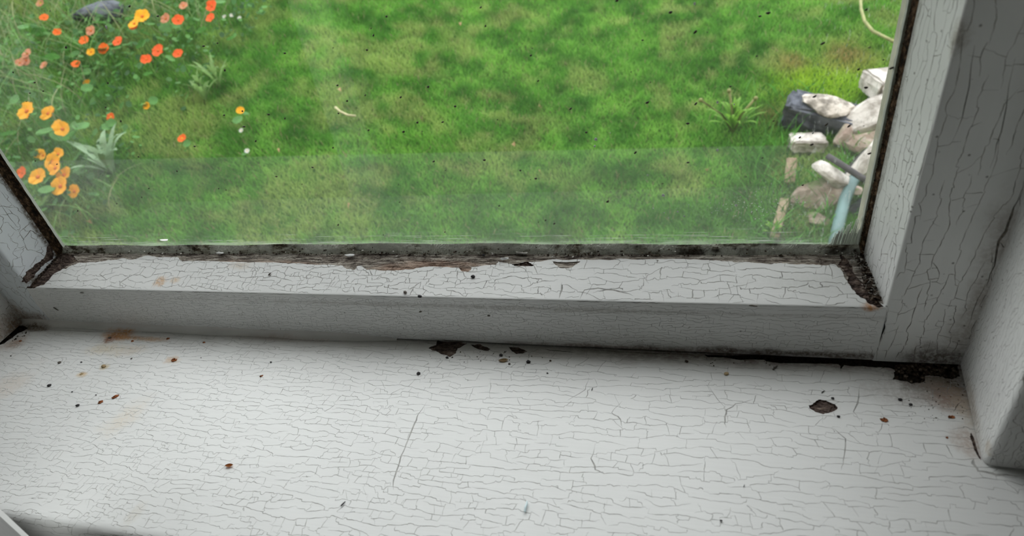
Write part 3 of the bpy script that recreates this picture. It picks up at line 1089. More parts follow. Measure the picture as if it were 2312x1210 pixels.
# paint and putty left on the glass
SMEAR = paint('dried_paint_smear', 'z', (.66, .70, .62))


def glass_strip(name, quads, m, th=.0004):
    vs, fs = [], []
    for q in quads:
        b = len(vs)
        for x, z in q: vs.append((x, gy(z) - th, z))
        for x, z in q: vs.append((x, gy(z) - .00005, z))
        n = len(q)
        fs.append([b + i for i in range(n)])
        fs += [[b + i, b + (i + 1) % n, b + n + (i + 1) % n, b + n + i] for i in range(n)]
    o = pydata(name, vs, fs, (m,))
    o.parent = pane
    return o


def wavy(x0, x1, z0, z1, n, amp, R):
    """ragged strip between x0(z) and x1"""
    qs = []
    xs = [x0 + R.uniform(-amp, amp) for _ in range(n + 1)]
    for i in range(n):
        a, b = z0 + (z1 - z0) * i / n, z0 + (z1 - z0) * (i + 1) / n
        qs.append([(xs[i], a), (x1, a), (x1, b), (xs[i + 1], b)])
    return qs


def fillet(name, xa, xr, yr, xb, z0, z1, m, n=90, amp=.0002):
    vs, fs = [], []
    for i in range(n + 1):
        z = z0 + (z1 - z0) * i / n
        j = R.uniform(-amp, amp)
        vs += [(xa + j, gy(z) - .0001, z), (xr + j * .5, gy(z) - yr + j * .5, z), (xb, gy(z) - .0001, z)]
    for i in range(n):
        q = 3 * i
        fs += [[q, q + 3, q + 4, q + 1], [q + 1, q + 4, q + 5, q + 2]]
    o = pydata(name, vs, fs, (m,))
    o.parent = pane
    return o


fillet('putty_fillet', XGL + .0068, XGL + .0060, .0018, XGL + .0050, .057, .30, SMEAR)
fillet('putty_fillet', XGR - .0024, XGR - .0019, .0010, XGR - .0012, .058, .30, SMEAR)
glass_strip('paint_edge', wavy(XGR - .0016, XGR + .0004, .056, .30, 70, .0005, R), plain('pale_old_putty', (.42, .45, .36), .8, .3, 200))
qs = []
for k in range(120):      # brushed strokes in the lower right corner of the pane
    a = on_glass(1888 + R.random() * 52, 470 + R.random() * 60)
    t_ = (a.x - .083) / .016
    zt = .060 + (.003 + .011 * max(0, t_)) * R.uniform(.35, 1.5)
    wd = R.uniform(.00005, .00019)
    x0 = a.x
    zb = .0575
    sl = .10
    qs.append([(x0 - wd, zb), (x0 + wd, zb), (x0 + wd * .6 + (zt - zb) * sl, zt), (x0 - wd * .6 + (zt - zb) * sl, zt)])
glass_strip('paint_smear', qs, SMEAR)
# white flecks
WF = plain('white_paint_fleck', (.75, .78, .76), .6, .1, 500)
for px, py, k in ((240, 61, .0008), (1345, 314, .0009), (1343, 330, .0006), (1497, 441, .0009), (1662, 463, .0006), (1462, 395, .0004), (1378, 300, .0003), (1620, 338, .0006),
                  (1500, 480, .0004), (1530, 478, .0005), (1555, 462, .0004), (1510, 492, .0004), (1545, 488, .0005), (1475, 470, .0004), (1860, 360, .0004), (1800, 450, .0004),
                  (1620, 230, .0005), (1658, 235, .0004), (1568, 8, .0005), (1835, 300, .0004)):
    o = bpy.data.objects.new('paint_fleck', lump_mesh('paint_fleck', int(px), WF, 1, (1, .2, 1.3), .45))
    COL.objects.link(o)
    o.location = on_glass(px, py) + Vector((0, -.0002, 0))
    o.scale = (k, k, k)
    o.parent = pane

# ---- dark joints between glass and wood
def bead(name, path, wfun, m, seed, n=700, cross=7, amp=.0006, label=None):
    """lumpy bead: path(t) -> (start point on wood, end point on glass)"""
    rr = np.random.RandomState(seed)
    vs, fs = [], []
    nz = rr.rand(n + 1, cross + 1)
    nz2 = rr.rand(n // 9 + 3)
    for i in range(n + 1):
        t = i / n
        a, b, nrm = path(t)
        lowf_ = np.interp(i / 9, np.arange(len(nz2)), nz2)
        for j in range(cross + 1):
            s2 = j / cross
            h = math.sin(PI * s2) * amp * (.4 + 1.6 * lowf_ ** 2) + (nz[i, j] - .5) * amp * .9
            vs.append(a.lerp(b, s2) + nrm * h)
    for i in range(n):
        for j in range(cross):
            q = i * (cross + 1) + j
            fs.append([q, q + 1, q + cross + 2, q + cross + 1])
    o = pydata(name, vs, fs, (m,))
    if label: o['label'] = label
    return child(o)


gmat = Mat('mouldy_grime_and_shade')
g1 = gmat.noise(300, (.3, 1, 1), 6, .75)
g2 = gmat.noise(38, (1, 1, 1), 4, .6, (2, 0, 0))
c1 = gmat.ramp(g1, [(.34, (.014, .010, .008)), (.44, (.09, .07, .045)), (.54, (.42, .41, .33)), (.68, (.74, .75, .67))])
sepg = gmat.n('SeparateXYZ')
gmat.t.links.new(gmat.pos(), sepg.inputs[0])
undershade = gmat.math('MULTIPLY', gmat.rng(sepg.outputs[0], -.03, .01), gmat.rng(sepg.outputs[2], .0568, .0550))  # under-shadow along the right half of the bead, painted in dark
c1 = gmat.mix(gmat.math('MULTIPLY', undershade, .9), c1, (.02, .014, .009))
c1 = gmat.mix(gmat.math('MULTIPLY', gmat.rng(g2, .40, .54), .85), c1, gmat.mix(g1, (.38, .38, .31), (.80, .82, .74)))
JOINT = gmat.done(c1, .9, gmat.bump(g1, .8, .0012), .15)
rstm = Mat('rusty_brown_joint')
g1 = rstm.noise(420, (1, 1, .6), 5, .7)
JOINT2 = rstm.done(rstm.ramp(g1, [(.35, (.010, .008, .006)), (.5, (.045, .028, .016)), (.62, (.16, .10, .055)), (.78, (.42, .38, .30))]), .9, rstm.bump(g1, .9, .0015), .15)


def bpath(t):
    x = XGL - .001 + (XGR - XGL + .002) * t
    z = .0585 - .0005 * math.sin(t * 9) - .0004 * math.sin(t * 47)
    return Vector((x, .3102 + .0004 * math.sin(t * 41), .0520)), Vector((x, gy(z) - .0001, z)), Vector((0, -.5, .85))


bead('joint_grime', bpath, None, JOINT, 3, 1100, 8, .0005, 'crumbling mouldy putty line along the bottom of the glass')


def rpath(t):
    z = .052 + .25 * t
    k = 1 + 1.2 * max(0, 1 - t * 5)
    return Vector((XGR + .0014, .3092, z)), Vector((XGR - .0006 * k, gy(z) - .0002, z)), Vector((-.7, -.7, 0))


bead('joint_grime', rpath, None, JOINT2, 4, 500, 5, .0006)


def lpath(t):
    z = .052 + .25 * t
    return Vector((XGL - .0016, .3080, z)), Vector((XGL + .0051, gy(z) - .0002, z)), Vector((.7, -.7, 0))


bead('joint_grime', lpath, None, JOINT2, 5, 500, 6, .0003)

# outer putty fillets seen through the glass edge
OP = plain('outer_putty', (.30, .32, .25), .9, .2, 80)
child(sweep('outer_putty', [(XGR - .0015, .3150), (XGR + .006, .3150), (XGR + .006, .325)], 'z', .05, ZT - .06, OP))
child(sweep('outer_putty', [(XGL - .002, .3165), (XGL - .008, .3165), (XGL - .008, .319)], 'z', .05, ZT - .06, OP))

# ------------------------------------------------------------------ dirt in the corners (nobody could count it)
DIRT = Mat('dry_black_dirt')
g1 = DIRT.noise(500, detail=4)
DIRTM = DIRT.done(DIRT.ramp(g1, [(.35, (.012, .009, .007)), (.55, (.06, .042, .03)), (.7, (.22, .18, .14))]), .95, DIRT.bump(g1, .8, .001), .1)
FLK = plain('grey_paint_flake', (.30, .29, .26), .8, .5, 500)


def crumbs(name, pts, m, seed, par=None, label=None, cat=None, flat=.6):
    rr = random.Random(seed)
    bm = bmesh.new()
    for p, r in pts:
        q = bmesh.ops.create_icosphere(bm, subdivisions=1, radius=1)
        rot_ = Matrix.Rotation(rr.uniform(0, 6), 3, 'Z')
        sx_, sy_ = rr.uniform(.6, 1.4), rr.uniform(.5, 1.1)
        for v in q['verts']:
            k = 1 + rr.uniform(-.3, .3)
            v.co = Vector(p) + rot_ @ Vector((v.co.x * r * sx_ * k, v.co.y * r * sy_ * k, v.co.z * r * flat * k + r * flat * .5))
    o = bm_obj(name, bm, (m,))
    o['kind'] = 'stuff'
    if label: tag(o, label, cat)
    return o


R = random.Random(17)
pts = []
for _ in range(260):
    px, py = R.uniform(2020, 2165), R.gauss(835, 13)
    if py < 812: continue
    p = on_sill(px, py)
    pts.append((p + Vector((0, 0, -.0010)), R.choice((.0004, .0006, .0009, .0013))))
crumbs('corner_dirt', pts, DIRTM, 1, label='black dirt heaped in the right back corner of the sill', cat='dirt')
pts = []
for _ in range(90):
    px = R.uniform(1560, 2170)
    p = on_sill(px, 800 + (px - 1560) * .03 + abs(R.gauss(0, 14)))
    pts.append((p, R.choice((.00018, .00025, .0004))))
for _ in range(60):
    p = on_sill(R.uniform(2050, 2180), R.uniform(860, 950))
    pts.append((p, R.choice((.00018, .00025, .00035))))
for _ in range(45):
    p = on_sill(R.gauss(1080, 70), R.gauss(805, 10))
    if p.y < .276: pts.append((p, R.choice((.0002, .0003, .0005))))
for _ in range(40):
    p = on_sill(R.uniform(0, 60), R.uniform(742, 770))
    pts.append((p, R.choice((.0003, .0005, .0007))))
crumbs('fine_dirt', pts, DIRTM, 2, label='fine dark grit scattered along the back of the sill', cat='dirt')
pts = []
for _ in range(420):                                                   # on the rail, against the glass
    t = R.random()
    x = XGL + (XGR - XGL) * t
    s2 = R.random() ** 2.2
    pts.append((Vector((x, .3095 + .0028 * s2, .0518 + .0050 * s2)), R.choice((.0003, .0004, .0005, .0008))))
o = child(crumbs('joint_crumbs', pts, DIRTM, 3))
pts = []
for _ in range(170):
    t = R.random()
    p = Vector((XR - .001 - t * .005 - R.random() * .005, Y0 + .003 + t * .027, ZR + .0012 + t * .0128))
    pts.append((p + Vector((0, 0, -.0003)), R.choice((.0004, .0007, .0011))))
for _ in range(120):
    t = R.random()
    p = Vector((XL + .0015 + t * .009 + R.random() * .003, Y0 + .001 + t * .029, ZR + t * .0130))
    pts.append((p + Vector((0, 0, -.0003)), R.choice((.0004, .0006, .0010))))
child(crumbs('mitre_dirt', pts, DIRTM, 4))
pts = []
for _ in range(40):
    t = R.random()
    pts.append((Vector((XR - .001 - t * .006 - R.random() * .008, Y0 + .006 + t * .025, ZR + .003 + t * .0125)), R.choice((.0003, .0005, .0007))))
for _ in range(90):
    t = R.random()
    x = XGL + (XGR - XGL) * t
    pts.append((Vector((x, .306 + .006 * R.random(), .0505 + .006 * R.random())), R.choice((.0003, .0005, .0008))))
child(crumbs('paint_crumbs', pts, FLK, 5, flat=.35))


# pale fibres / cobweb in the right mitre
def tube(bm, pts, r, seg=5, taper=False):
    pts = [Vector(p) for p in pts]
    rings = []
    n = len(pts)
    for i, p in enumerate(pts):
        d = (pts[min(n - 1, i + 1)] - pts[max(0, i - 1)]).normalized()
        a = d.orthogonal().normalized()
        b = d.cross(a)
        rr = (r[i] if isinstance(r, (list, tuple)) else r) * ((1 - .75 * i / (n - 1)) if taper else 1)
        rings.append([bm.verts.new(p + (a * math.cos(2 * PI * k / seg) + b * math.sin(2 * PI * k / seg)) * rr) for k in range(seg)])
    for ra, rb in zip(rings, rings[1:]):
        for k in range(seg): bm.faces.new((ra[k], ra[(k + 1) % seg], rb[(k + 1) % seg], rb[k]))
    bm.faces.new(rings[0][::-1])
    bm.faces.new(rings[-1])


bm = bmesh.new()
for _ in range(46):
    t = R.random()
    p = Vector((XR - .001 - t * .006 - R.random() * .007, Y0 + .006 + t * .024, ZR + .004 + t * .0125))
    if _ > 34: p = Vector((R.uniform(-.14, -.10) + (0 if _ > 40 else .06), .3095, .0545))
    pp = [p]
    d = Vector((R.gauss(0, 1), R.gauss(0, 1), R.gauss(.2, .6))).normalized()
    for k in range(6):
        d = (d + Vector((R.gauss(0, .5), R.gauss(0, .5), R.gauss(0, .4)))).normalized()
        pp.append(pp[-1] + d * .0007)
    tube(bm, pp, .00011, 3)
o = bm_obj('cobweb_fibres', bm, (FLK,))
o['kind'] = 'stuff'
child(o)

# ================================================================== DEBRIS on the sill and the rail: each a thing
BLK = plain('black_pellet', (.03, .028, .03), .55, .4, 500)
GRY = plain('grey_brown_pellet', (.13, .115, .095), .6, .4, 500)
TAN = plain('tan_husk', (.48, .36, .20), .6, .3, 400)
ORG = plain('orange_husk', (.50, .20, .05), .45, .35, 400)
RSTM = plain('flaky_rust', (.30, .10, .035), .9, .7, 900, .8)
PBL = plain('pale_blue_sliver', (.62, .74, .76), .4, .1, 400)


def pellet(r, sq=(1, .62, .5), m=BLK, seed=1, amp=.08, sub=2):
    return lump_mesh('pellet', seed, m, sub, tuple(r * q for q in sq), amp)


def husk_bm(r, rr):
    """a split boat-shaped seed husk"""
    bm = bmesh.new()
    n, c = 9, 6
    g = []
    for i in range(n + 1):
        t = i / n
        wv = math.sin(PI * t) ** .7 * .42 * r + .00002
        row = []
        for j in range(c + 1):
            a = PI * (.05 + .9 * j / c)
            row.append(bm.verts.new(((t - .5) * 2 * r, math.cos(a) * wv, (1 - math.sin(a)) * wv * .9 + .3 * r * (2 * t - 1) ** 2)))
        g.append(row)
    for i in range(n):
        for j in range(c): bm.faces.new((g[i][j], g[i][j + 1], g[i + 1][j + 1], g[i + 1][j]))
    bmesh.ops.solidify(bm, geom=bm.faces[:], thickness=.05 * r)
    return bm


def flake_bm(r, rr, layers=4):
    """layered ragged flake of rust, wrinkled upwards"""
    bm = bmesh.new()
    for L in range(layers):
        ox, oy = rr.uniform(-.35, .35) * r, rr.uniform(-.3, .3) * r
        n = 13
        rad = r * (1 - .18 * L)
        ring = [Vector((ox + math.cos(2 * PI * k / n) * rad * rr.uniform(.55, 1.1), oy + math.sin(2 * PI * k / n) * rad * .62 * rr.uniform(.5, 1.15), r * (.07 + .11 * L) * rr.uniform(.5, 1.5))) for k in range(n)]
        c0 = bm.verts.new((ox, oy, r * (.10 + .12 * L)))
        vv = [bm.verts.new(v) for v in ring]
        lo = [bm.verts.new((v.x, v.y, 0)) for v in ring]
        for k in range(n):
            bm.faces.new((c0, vv[k], vv[(k + 1) % n]))
            bm.faces.new((vv[k], lo[k], lo[(k + 1) % n], vv[(k + 1) % n]))
    return bm


def debris(kind, px, py, size, label, group, plane='sill', rz=0, mat=None):
    rr = random.Random(int(px * 7 + py))
    p = {'sill': on_sill, 'chamfer': on_chamfer, 'face': on_face}[plane](px, py)
    if kind == 'flake':
        o = bm_obj('rust_flake', flake_bm(size, rr), (mat or RSTM,), None)
        cat = 'rust flake'
    elif kind == 'husk':
        o = bm_obj('seed_husk', husk_bm(size, rr), (mat or ORG,), None, True)
        cat = 'seed husk'
    elif kind == 'stick':
        bm = bmesh.new()
        tube(bm, [(-size, 0, size * .2), (-size * .3, size * .05, size * .24), (size * .4, -size * .04, size * .22), (size, 0, size * .18)], [size * .16, size * .22, size * .2, size * .12], 6)
        o = bm_obj('twig_bit', bm, (mat or GRY,), None)
        cat = 'twig bit'
    elif kind == 'crumb':
        o = link('dirt_crumb', lump_mesh('dirt_crumb', int(px), mat or DIRTM, 2, (size, size * .75, size * .65), .22))
        p = p + Vector((0, 0, size * .45))
        cat = 'crumb'
    else:
        o = link('dark_pellet', pellet(size, m=mat or BLK, seed=int(px)))
        p = p + Vector((0, 0, size * .40))
        cat = 'pellet'
    if plane == 'face': p = p + Vector((0, -size * .35, 0))
    o.location = p
    o.rotation_euler = (0, 0, rz)
    if plane == 'chamfer': o.rotation_euler = (math.radians(24), 0, rz)
    tag(o, label, cat, group)
    return o


G1, G2, G3, G4, G5 = 'dark pellets on the windowsill', 'rust flakes on the windowsill', 'dirt crumbs on the windowsill', 'seed husks on the windowsill', 'twig bits on the window'
for a in (
    ('pellet', 112, 871, .0016, 'largest oval dark grey pellet near the left end of the sill', G1, 'sill', .5),
    ('pellet', 176, 916, .0014, 'blackish pellet just left of two rusty flakes on the sill', G1, 'sill', .5),
    ('pellet', 135, 819, .0015, 'brownish grey oval pellet near the sill\'s dirty left corner', G1, 'sill', .3, GRY),
    ('pellet', 184, 818, .0008, 'tiny black pellet right of the brownish grey oval one', G1, 'sill', .2),
    ('pellet', 25, 804, .0008, 'tiny dark pellet under the dirty left corner of the sill', G1, 'sill', -.4),
    ('pellet', 163, 885, .0007, 'tiny dark pellet right of the largest oval pellet', G1, 'sill', .5),
    ('pellet', 217, 892, .0006, 'smallest dark pellet above the paler of two rust flakes', G1, 'sill', .2),
    ('pellet', 297, 810, .0008, 'grey pellet between the rust stain and the dotted yellow crumb', G1, 'sill', 1.1, GRY),
    ('pellet', 454, 808, .0005, 'minute dark pellet on the sill right of the long rust flake', G1, 'sill', 0),
    ('pellet', 612, 818, .0008, 'small dark pellet on the sill above the small red rust flake', G1, 'sill', 0),
    ('pellet', 248, 763, .0013, 'dark pellet lying inside the orange rust stain', G1, 'sill', .5, GRY),
    ('flake', 299, 770, .0013, 'dark red rust flake at the right of the orange stain', G2, 'sill', .2),
    ('flake', 46, 770, .0014, 'dark brown flake beside the black left corner of the sill', G2, 'sill', .2),
    ('flake', 392, 813, .0026, 'long reddish brown rust flake near the back of the sill', G2, 'sill', .1),
    ('flake', 380, 765, .0016, 'faint orange flake against the foot of the bottom rail', G2, 'sill', .1),
    ('flake', 461, 773, .0015, 'small rust flake against the rail, rightmost of the back row', G2, 'sill', .1),
    ('flake', 260, 896, .0024, 'round bright rust flake, larger of the pair on the sill', G2, 'sill', .4),
    ('flake', 227, 908, .0019, 'paler orange rust flake, smaller of the pair on the sill', G2, 'sill', .4),
    ('flake', 590, 849, .0013, 'small red rust flake alone on the sill left of centre', G2, 'sill', .8),
    ('flake', 184, 844, .0014, 'yellowish brown flake above the pellets at the sill\'s left', G2, 'sill', .3, TAN),
    ('flake', 1998, 948, .0020, 'reddish flake on the sill right of the chipped hole', G2, 'sill', -.5),
    ('flake', 2147, 942, .0018, 'orange flake on the sill beside the right casing', G2, 'sill', .3),
    ('flake', 2138, 988, .0008, 'tiny orange flake in front of the larger one by the casing', G2, 'sill', .3),
    ('husk', 518, 1052, .0026, 'curled orange seed husk alone on the front of the sill', G4, 'sill', .2),
    ('husk', 1137, 815, .0032, 'pale tan slender seed husk behind the middle of the sill', G4, 'sill', .2, TAN),
    ('crumb', 235, 828, .0016, 'speckled yellow brown crumb left of the long rust flake', G3, 'sill', .3, TAN),
    ('crumb', 1640, 845, .0013, 'tan crumb on the sill before the black gap', G3, 'sill', .3, TAN),
    ('crumb', 945, 844, .0013, 'black crumb alone in front of the chipped joint', G3, 'sill', 0, BLK),
    ('crumb', 1131, 803, .0013, 'black crumb just above the tan seed husk', G3, 'sill', 0, BLK),
    ('crumb', 1193, 818, .0014, 'black crumb right of the tan seed husk', G3, 'sill', 0, BLK),
    ('crumb', 1150, 822, .0008, 'small grey crumb below the right tip of the tan husk', G3, 'sill', 0, GRY),
    ('crumb', 1010, 808, .0010, 'dark crumb just under the largest chip in the joint', G3, 'sill', 0, BLK),
    ('crumb', 1243, 815, .0007, 'small dark crumb right of the husk and its two black crumbs', G3, 'sill', 0),
    ('crumb', 1550, 817, .0010, 'dark crumb before the left end of the black gap', G3, 'sill', 0),
    ('crumb', 1236, 843, .0006, 'tiny black crumb nearer the sill front than the tan husk', G3, 'sill', 0, BLK),
    ('crumb', 1880, 900, .0008, 'black crumb behind the right edge of the chipped hole', G3, 'sill', 0, BLK),
    ('crumb', 1893, 941, .0008, 'black crumb in front of the right edge of the chipped hole', G3, 'sill', 0, BLK),
    ('crumb', 2032, 903, .0010, 'black crumb between chipped hole and dirty right corner', G3, 'sill', 0, BLK),
    ('crumb', 2056, 914, .0009, 'black crumb nearest the dirty right corner', G3, 'sill', 0, BLK),
    ('crumb', 1628, 1176, .0006, 'tiny black dot of dirt at the front of the sill', G3, 'sill', 0, BLK),
    ('stick', 775, 1138, .0016, 'short black twig bit near the front edge of the sill', G5, 'sill', 1.2, BLK),
    ('stick', 1337, 879, .0012, 'tiny upright black twig bit on the middle of the sill', G5, 'sill', 1.5, BLK),
    ('stick', 1750, 831, .0022, 'dark twig bit slanting before the black gap in the joint', G5, 'sill', .9, GRY),
    ('stick', 1858, 885, .0012, 'short dark twig bit just behind the chipped hole', G5, 'sill', .8, BLK),
    ('stick', 1680, 1097, .0008, 'tiny dark twig bit on the right front of the sill', G5, 'sill', 1.3, BLK),
    ('stick', 1188, 1145, .0030, 'pale bluish white sliver on the front of the sill', G5, 'sill', 1.6, PBL),
    ('crumb', 1068, 626, .0014, 'black crumb on the rail under a patch of bare wood', G3, 'chamfer', 0, BLK),
    ('crumb', 948, 671, .0015, 'black crumb on the front edge of the bottom rail', G3, 'chamfer', 0, BLK),
    ('crumb', 915, 661, .0013, 'grey crumb just left of the black one on the rail edge', G3, 'chamfer', 0, GRY),
    ('crumb', 1137, 563, .0024, 'largest pale putty lump on the wood at the foot of the glass', G3, 'chamfer', 0, FLK),
    ('crumb', 944, 565, .0019, 'pale putty lump at the foot of the glass above the brown wood', G3, 'chamfer', 0, FLK),
    ('crumb', 1004, 563, .0013, 'black crumb between the two pale putty lumps', G3, 'chamfer', 0, BLK),
    ('crumb', 1092, 577, .0010, 'small black crumb left below the largest putty lump', G3, 'chamfer', 0, BLK),
    ('husk', 610, 620, .0020, 'dark slender seed on the bottom rail left of centre', G4, 'chamfer', 1.3, GRY),
    ('stick', 128, 697, .0022, 'dark grey twig bit stuck to the rail face at its left end', G5, 'face', 0, GRY),
    ('stick', 187, 661, .0018, 'grey twig bit lying just below the left rail edge', G5, 'face', 0, GRY),
    ('stick', 1700, 690, .0022, 'grey splinter hanging on the right part of the rail edge', G5, 'face', 0, GRY),
    ('pellet', 1104, 713, .0010, 'grey pellet stuck on the middle of the rail face', G1, 'face', 0, GRY),
    ('pellet', 950, 704, .0010, 'grey pellet stuck on the rail face below the black crumb', G1, 'face', .4, GRY),
):
    o = debris(*a[:5], a[5], a[6], a[7], a[8] if len(a) > 8 else None)
    if a[6] == 'face' and a[0] == 'stick': o.rotation_euler = (0, {128: .75, 187: 0, 1700: .1}[a[1]], 0)

# loose paint flakes on the bare wood
PF = paint('loose_white_flake_paint', 'x')
for px, py, sx_, label in ((792, 578, .0042, 'white paint flake lying on the bare wood left of centre'), (1180, 573, .0048, 'dark edged curled paint flake by the glass right of centre'),
                           (375, 544, .0042, 'long pale paint flake standing at the glass edge on the left'), (1140, 586, .003, 'small white paint flake beside the bare wood patch'),
                           (500, 573, .004, 'thin grey paint flake on the bare wood at the left')):
    bm = bmesh.new()
    rr = random.Random(px)
    n = 12
    top = [bm.verts.new((math.cos(2 * PI * k / n) * sx_ * rr.uniform(.75, 1.1), math.sin(2 * PI * k / n) * .0011 * rr.uniform(.6, 1.2), .0006 + .0008 * math.cos(2 * PI * k / n) ** 2)) for k in range(n)]
    bot = [bm.verts.new((v.co.x, v.co.y, v.co.z - .0003)) for v in top]
    bm.faces.new(top)
    bm.faces.new(bot[::-1])
    for k in range(n): bm.faces.new((top[k], bot[k], bot[(k + 1) % n], top[(k + 1) % n]))
    o = bm_obj('paint_flake', bm, (PF if px != 1180 else FLK,), None, loc=on_chamfer(px, py) + Vector((0, -.0005, .0006)))
    o.rotation_euler = (math.radians(24), rr.uniform(-.08, .08), rr.uniform(-.1, .2))
    tag(o, label, 'paint flake', 'loose paint flakes on the rail')

# ================================================================== OUTSIDE
def tz(x, y):
    x = np.asarray(x, float)
    y = np.asarray(y, float)
    k = .12
    base = -.519 + .31 * (np.minimum(y, 3.4) - 1.216) + .12 * np.maximum(0, y - 3.4)
    sp = k * np.log1p(np.exp(np.clip((-.4 - x) / k, -30, 30)))
    sp = np.minimum(sp, 2.6)
    return base + .26 * sp


def ground_hit(px, py, h=0):
    d = ray(px, py).normalized()
    t = .5
    while t < 12:
        p = CAM + d * t
        if p.z < tz(p.x, p.y) + h: break
        t += .004
    return p


SOIL = Mat('lawn_soil')
n1 = SOIL.noise(9, detail=5)
n2 = SOIL.noise(60, detail=4)
SOILM = SOIL.done(SOIL.mix(SOIL.rng(n1, .35, .65), (.035, .11, .012), SOIL.mix(n2, (.03, .035, .014), (.06, .13, .02))), .95, SOIL.bump(n2, .8, .01), .1)
gx = np.linspace(-7, 4.5, 116)
gyy = np.linspace(.44, 9, 87)
XX, YY = np.meshgrid(gx, gyy)
ZZ = tz(XX, YY)
vs = np.stack([XX.ravel(), YY.ravel(), ZZ.ravel()], 1)
fs = []
for j in range(86):
    for i in range(115):
        q = j * 116 + i
        fs.append([q, q + 1, q + 117, q + 116])
lawn = pydata('lawn', vs.tolist(), fs, (SOILM,), None, True)
struct(lawn, 'sloping green lawn outside the window', 'lawn')

rs = np.random.RandomState(5)


class VNoise:
    def __init__(s, seed, n=64): s.g = np.random.RandomState(seed).rand(n, n); s.n = n

    def __call__(s, x, y, f):
        x, y = x * f + 100, y * f + 100
        i, j = np.floor(x).astype(int), np.floor(y).astype(int)
        u, v = x - i, y - j
        u, v = u * u * (3 - 2 * u), v * v * (3 - 2 * v)
        g, n = s.g, s.n
        return (g[i % n, j % n] * (1 - u) + g[(i + 1) % n, j % n] * u) * (1 - v) + (g[i % n, (j + 1) % n] * (1 - u) + g[(i + 1) % n, (j + 1) % n] * u) * v


vn = VNoise(3)


def in_view(x, y, z, mx=180, my0=-260, my1=640):
    d = np.stack([x, y, z - CAM.z], 1)
    R3 = np.array([list(r) for r in RM])
    q = d @ R3.T
    px = 1156 + FPX * q[:, 0] / q[:, 2]
    py = 605 - FPX * q[:, 1] / q[:, 2]
    return (q[:, 2] > .2) & (px > -mx) & (px < 2420) & (py > my0) & (py < my1)


def blades(name, x, y, hgt, wid, lean, col, seed, zoff=0, mat=None, seg=2, curl=.6, dirang=None):
    """thin tapering blades as one mesh, colour per blade"""
    r = np.random.RandomState(seed)
    n = len(x)
    z = tz(x, y) + zoff
    a = r.uniform(0, 2 * PI, n) if dirang is None else dirang
    b = r.uniform(0, 2 * PI, n)
    dx, dy = np.cos(a), np.sin(a)
    wx, wy = np.cos(b) * wid / 2, np.sin(b) * wid / 2
    V = []
    for k in range(seg + 1):
        t = k / seg
        off = lean * (t ** (1 + curl))
        hh = hgt * (t - .18 * lean / np.maximum(hgt, 1e-4) * t * t)
        cx, cy, cz = x + dx * off, y + dy * off, z + hh
        if k < seg:
            ww = 1 - .45 * t
            V.append(np.stack([cx - wx * ww, cy - wy * ww, cz], 1))
            V.append(np.stack([cx + wx * ww, cy + wy * ww, cz], 1))
        else:
            V.append(np.stack([cx, cy, cz], 1))
    m = len(V)
    V = np.stack(V, 1).reshape(-1, 3)
    base = np.arange(n) * m
    tris = []
    for k in range(seg - 1):
        q = 2 * k
        tris += [np.stack([base + q, base + q + 1, base + q + 3], 1), np.stack([base + q, base + q + 3, base + q + 2], 1)]
    q = 2 * (seg - 1)
    tris.append(np.stack([base + q, base + q + 1, base + q + 2], 1))
    T = np.concatenate(tris)
    me = bpy.data.meshes.new(name)
    me.vertices.add(len(V))
    me.vertices.foreach_set('co', V.ravel())
    me.loops.add(len(T) * 3)
    me.loops.foreach_set('vertex_index', T.ravel().astype(np.int32))
    me.polygons.add(len(T))
    me.polygons.foreach_set('loop_start', np.arange(0, len(T) * 3, 3, dtype=np.int32))
    at = me.color_attributes.new('tint', 'FLOAT_COLOR', 'POINT')
    C4 = np.concatenate([np.repeat(col, m, axis=0), np.ones((n * m, 1))], 1)
    at.data.foreach_set('color', C4.ravel())
    me.update(calc_edges=True)
    return link(name, me, None, (mat or BLADE,))


def leafy(name, col=None, tl_=.45, rough=.5, var=.2):
    m = Mat(name)
    if col is None:
        a = m.n('Attribute', attribute_name='tint')
        c = a.outputs['Color']
    else:
        c = m.mix(m.rng(m.noise(35), .3, .7), [x * (1 - var) for x in col], [min(1, x * (1 + var)) for x in col])
    m.done(c, rough, None, .25)
    t_ = m.n('BsdfTranslucent')
    m.put(t_.inputs['Color'], c)
    mx = m.n('MixShader')
    mx.inputs[0].default_value = tl_
    m.t.links.new(m.bsdf.outputs[0], mx.inputs[1])
    m.t.links.new(t_.outputs[0], mx.inputs[2])
    m.t.links.new(mx.outputs[0], m.out.inputs[0])
    return m.m


BLADE = leafy('grass_blade')
NB = 470000
x = rs.uniform(-3.0, 1.6, NB * 2)
y = rs.uniform(.85, 3.3, NB * 2)
k = in_view(x, y, tz(x, y) + .02)
x, y = x[k][:NB], y[k][:NB]


def bedf(x, y):
    """0 on the lawn, 1 in the wild flower bed on the left"""
    e = x + 1.33 - .04 * (y - 1.2) + (vn(x, y, 3) - .5) * .25
    return np.clip((-e) / .25, 0, 1)


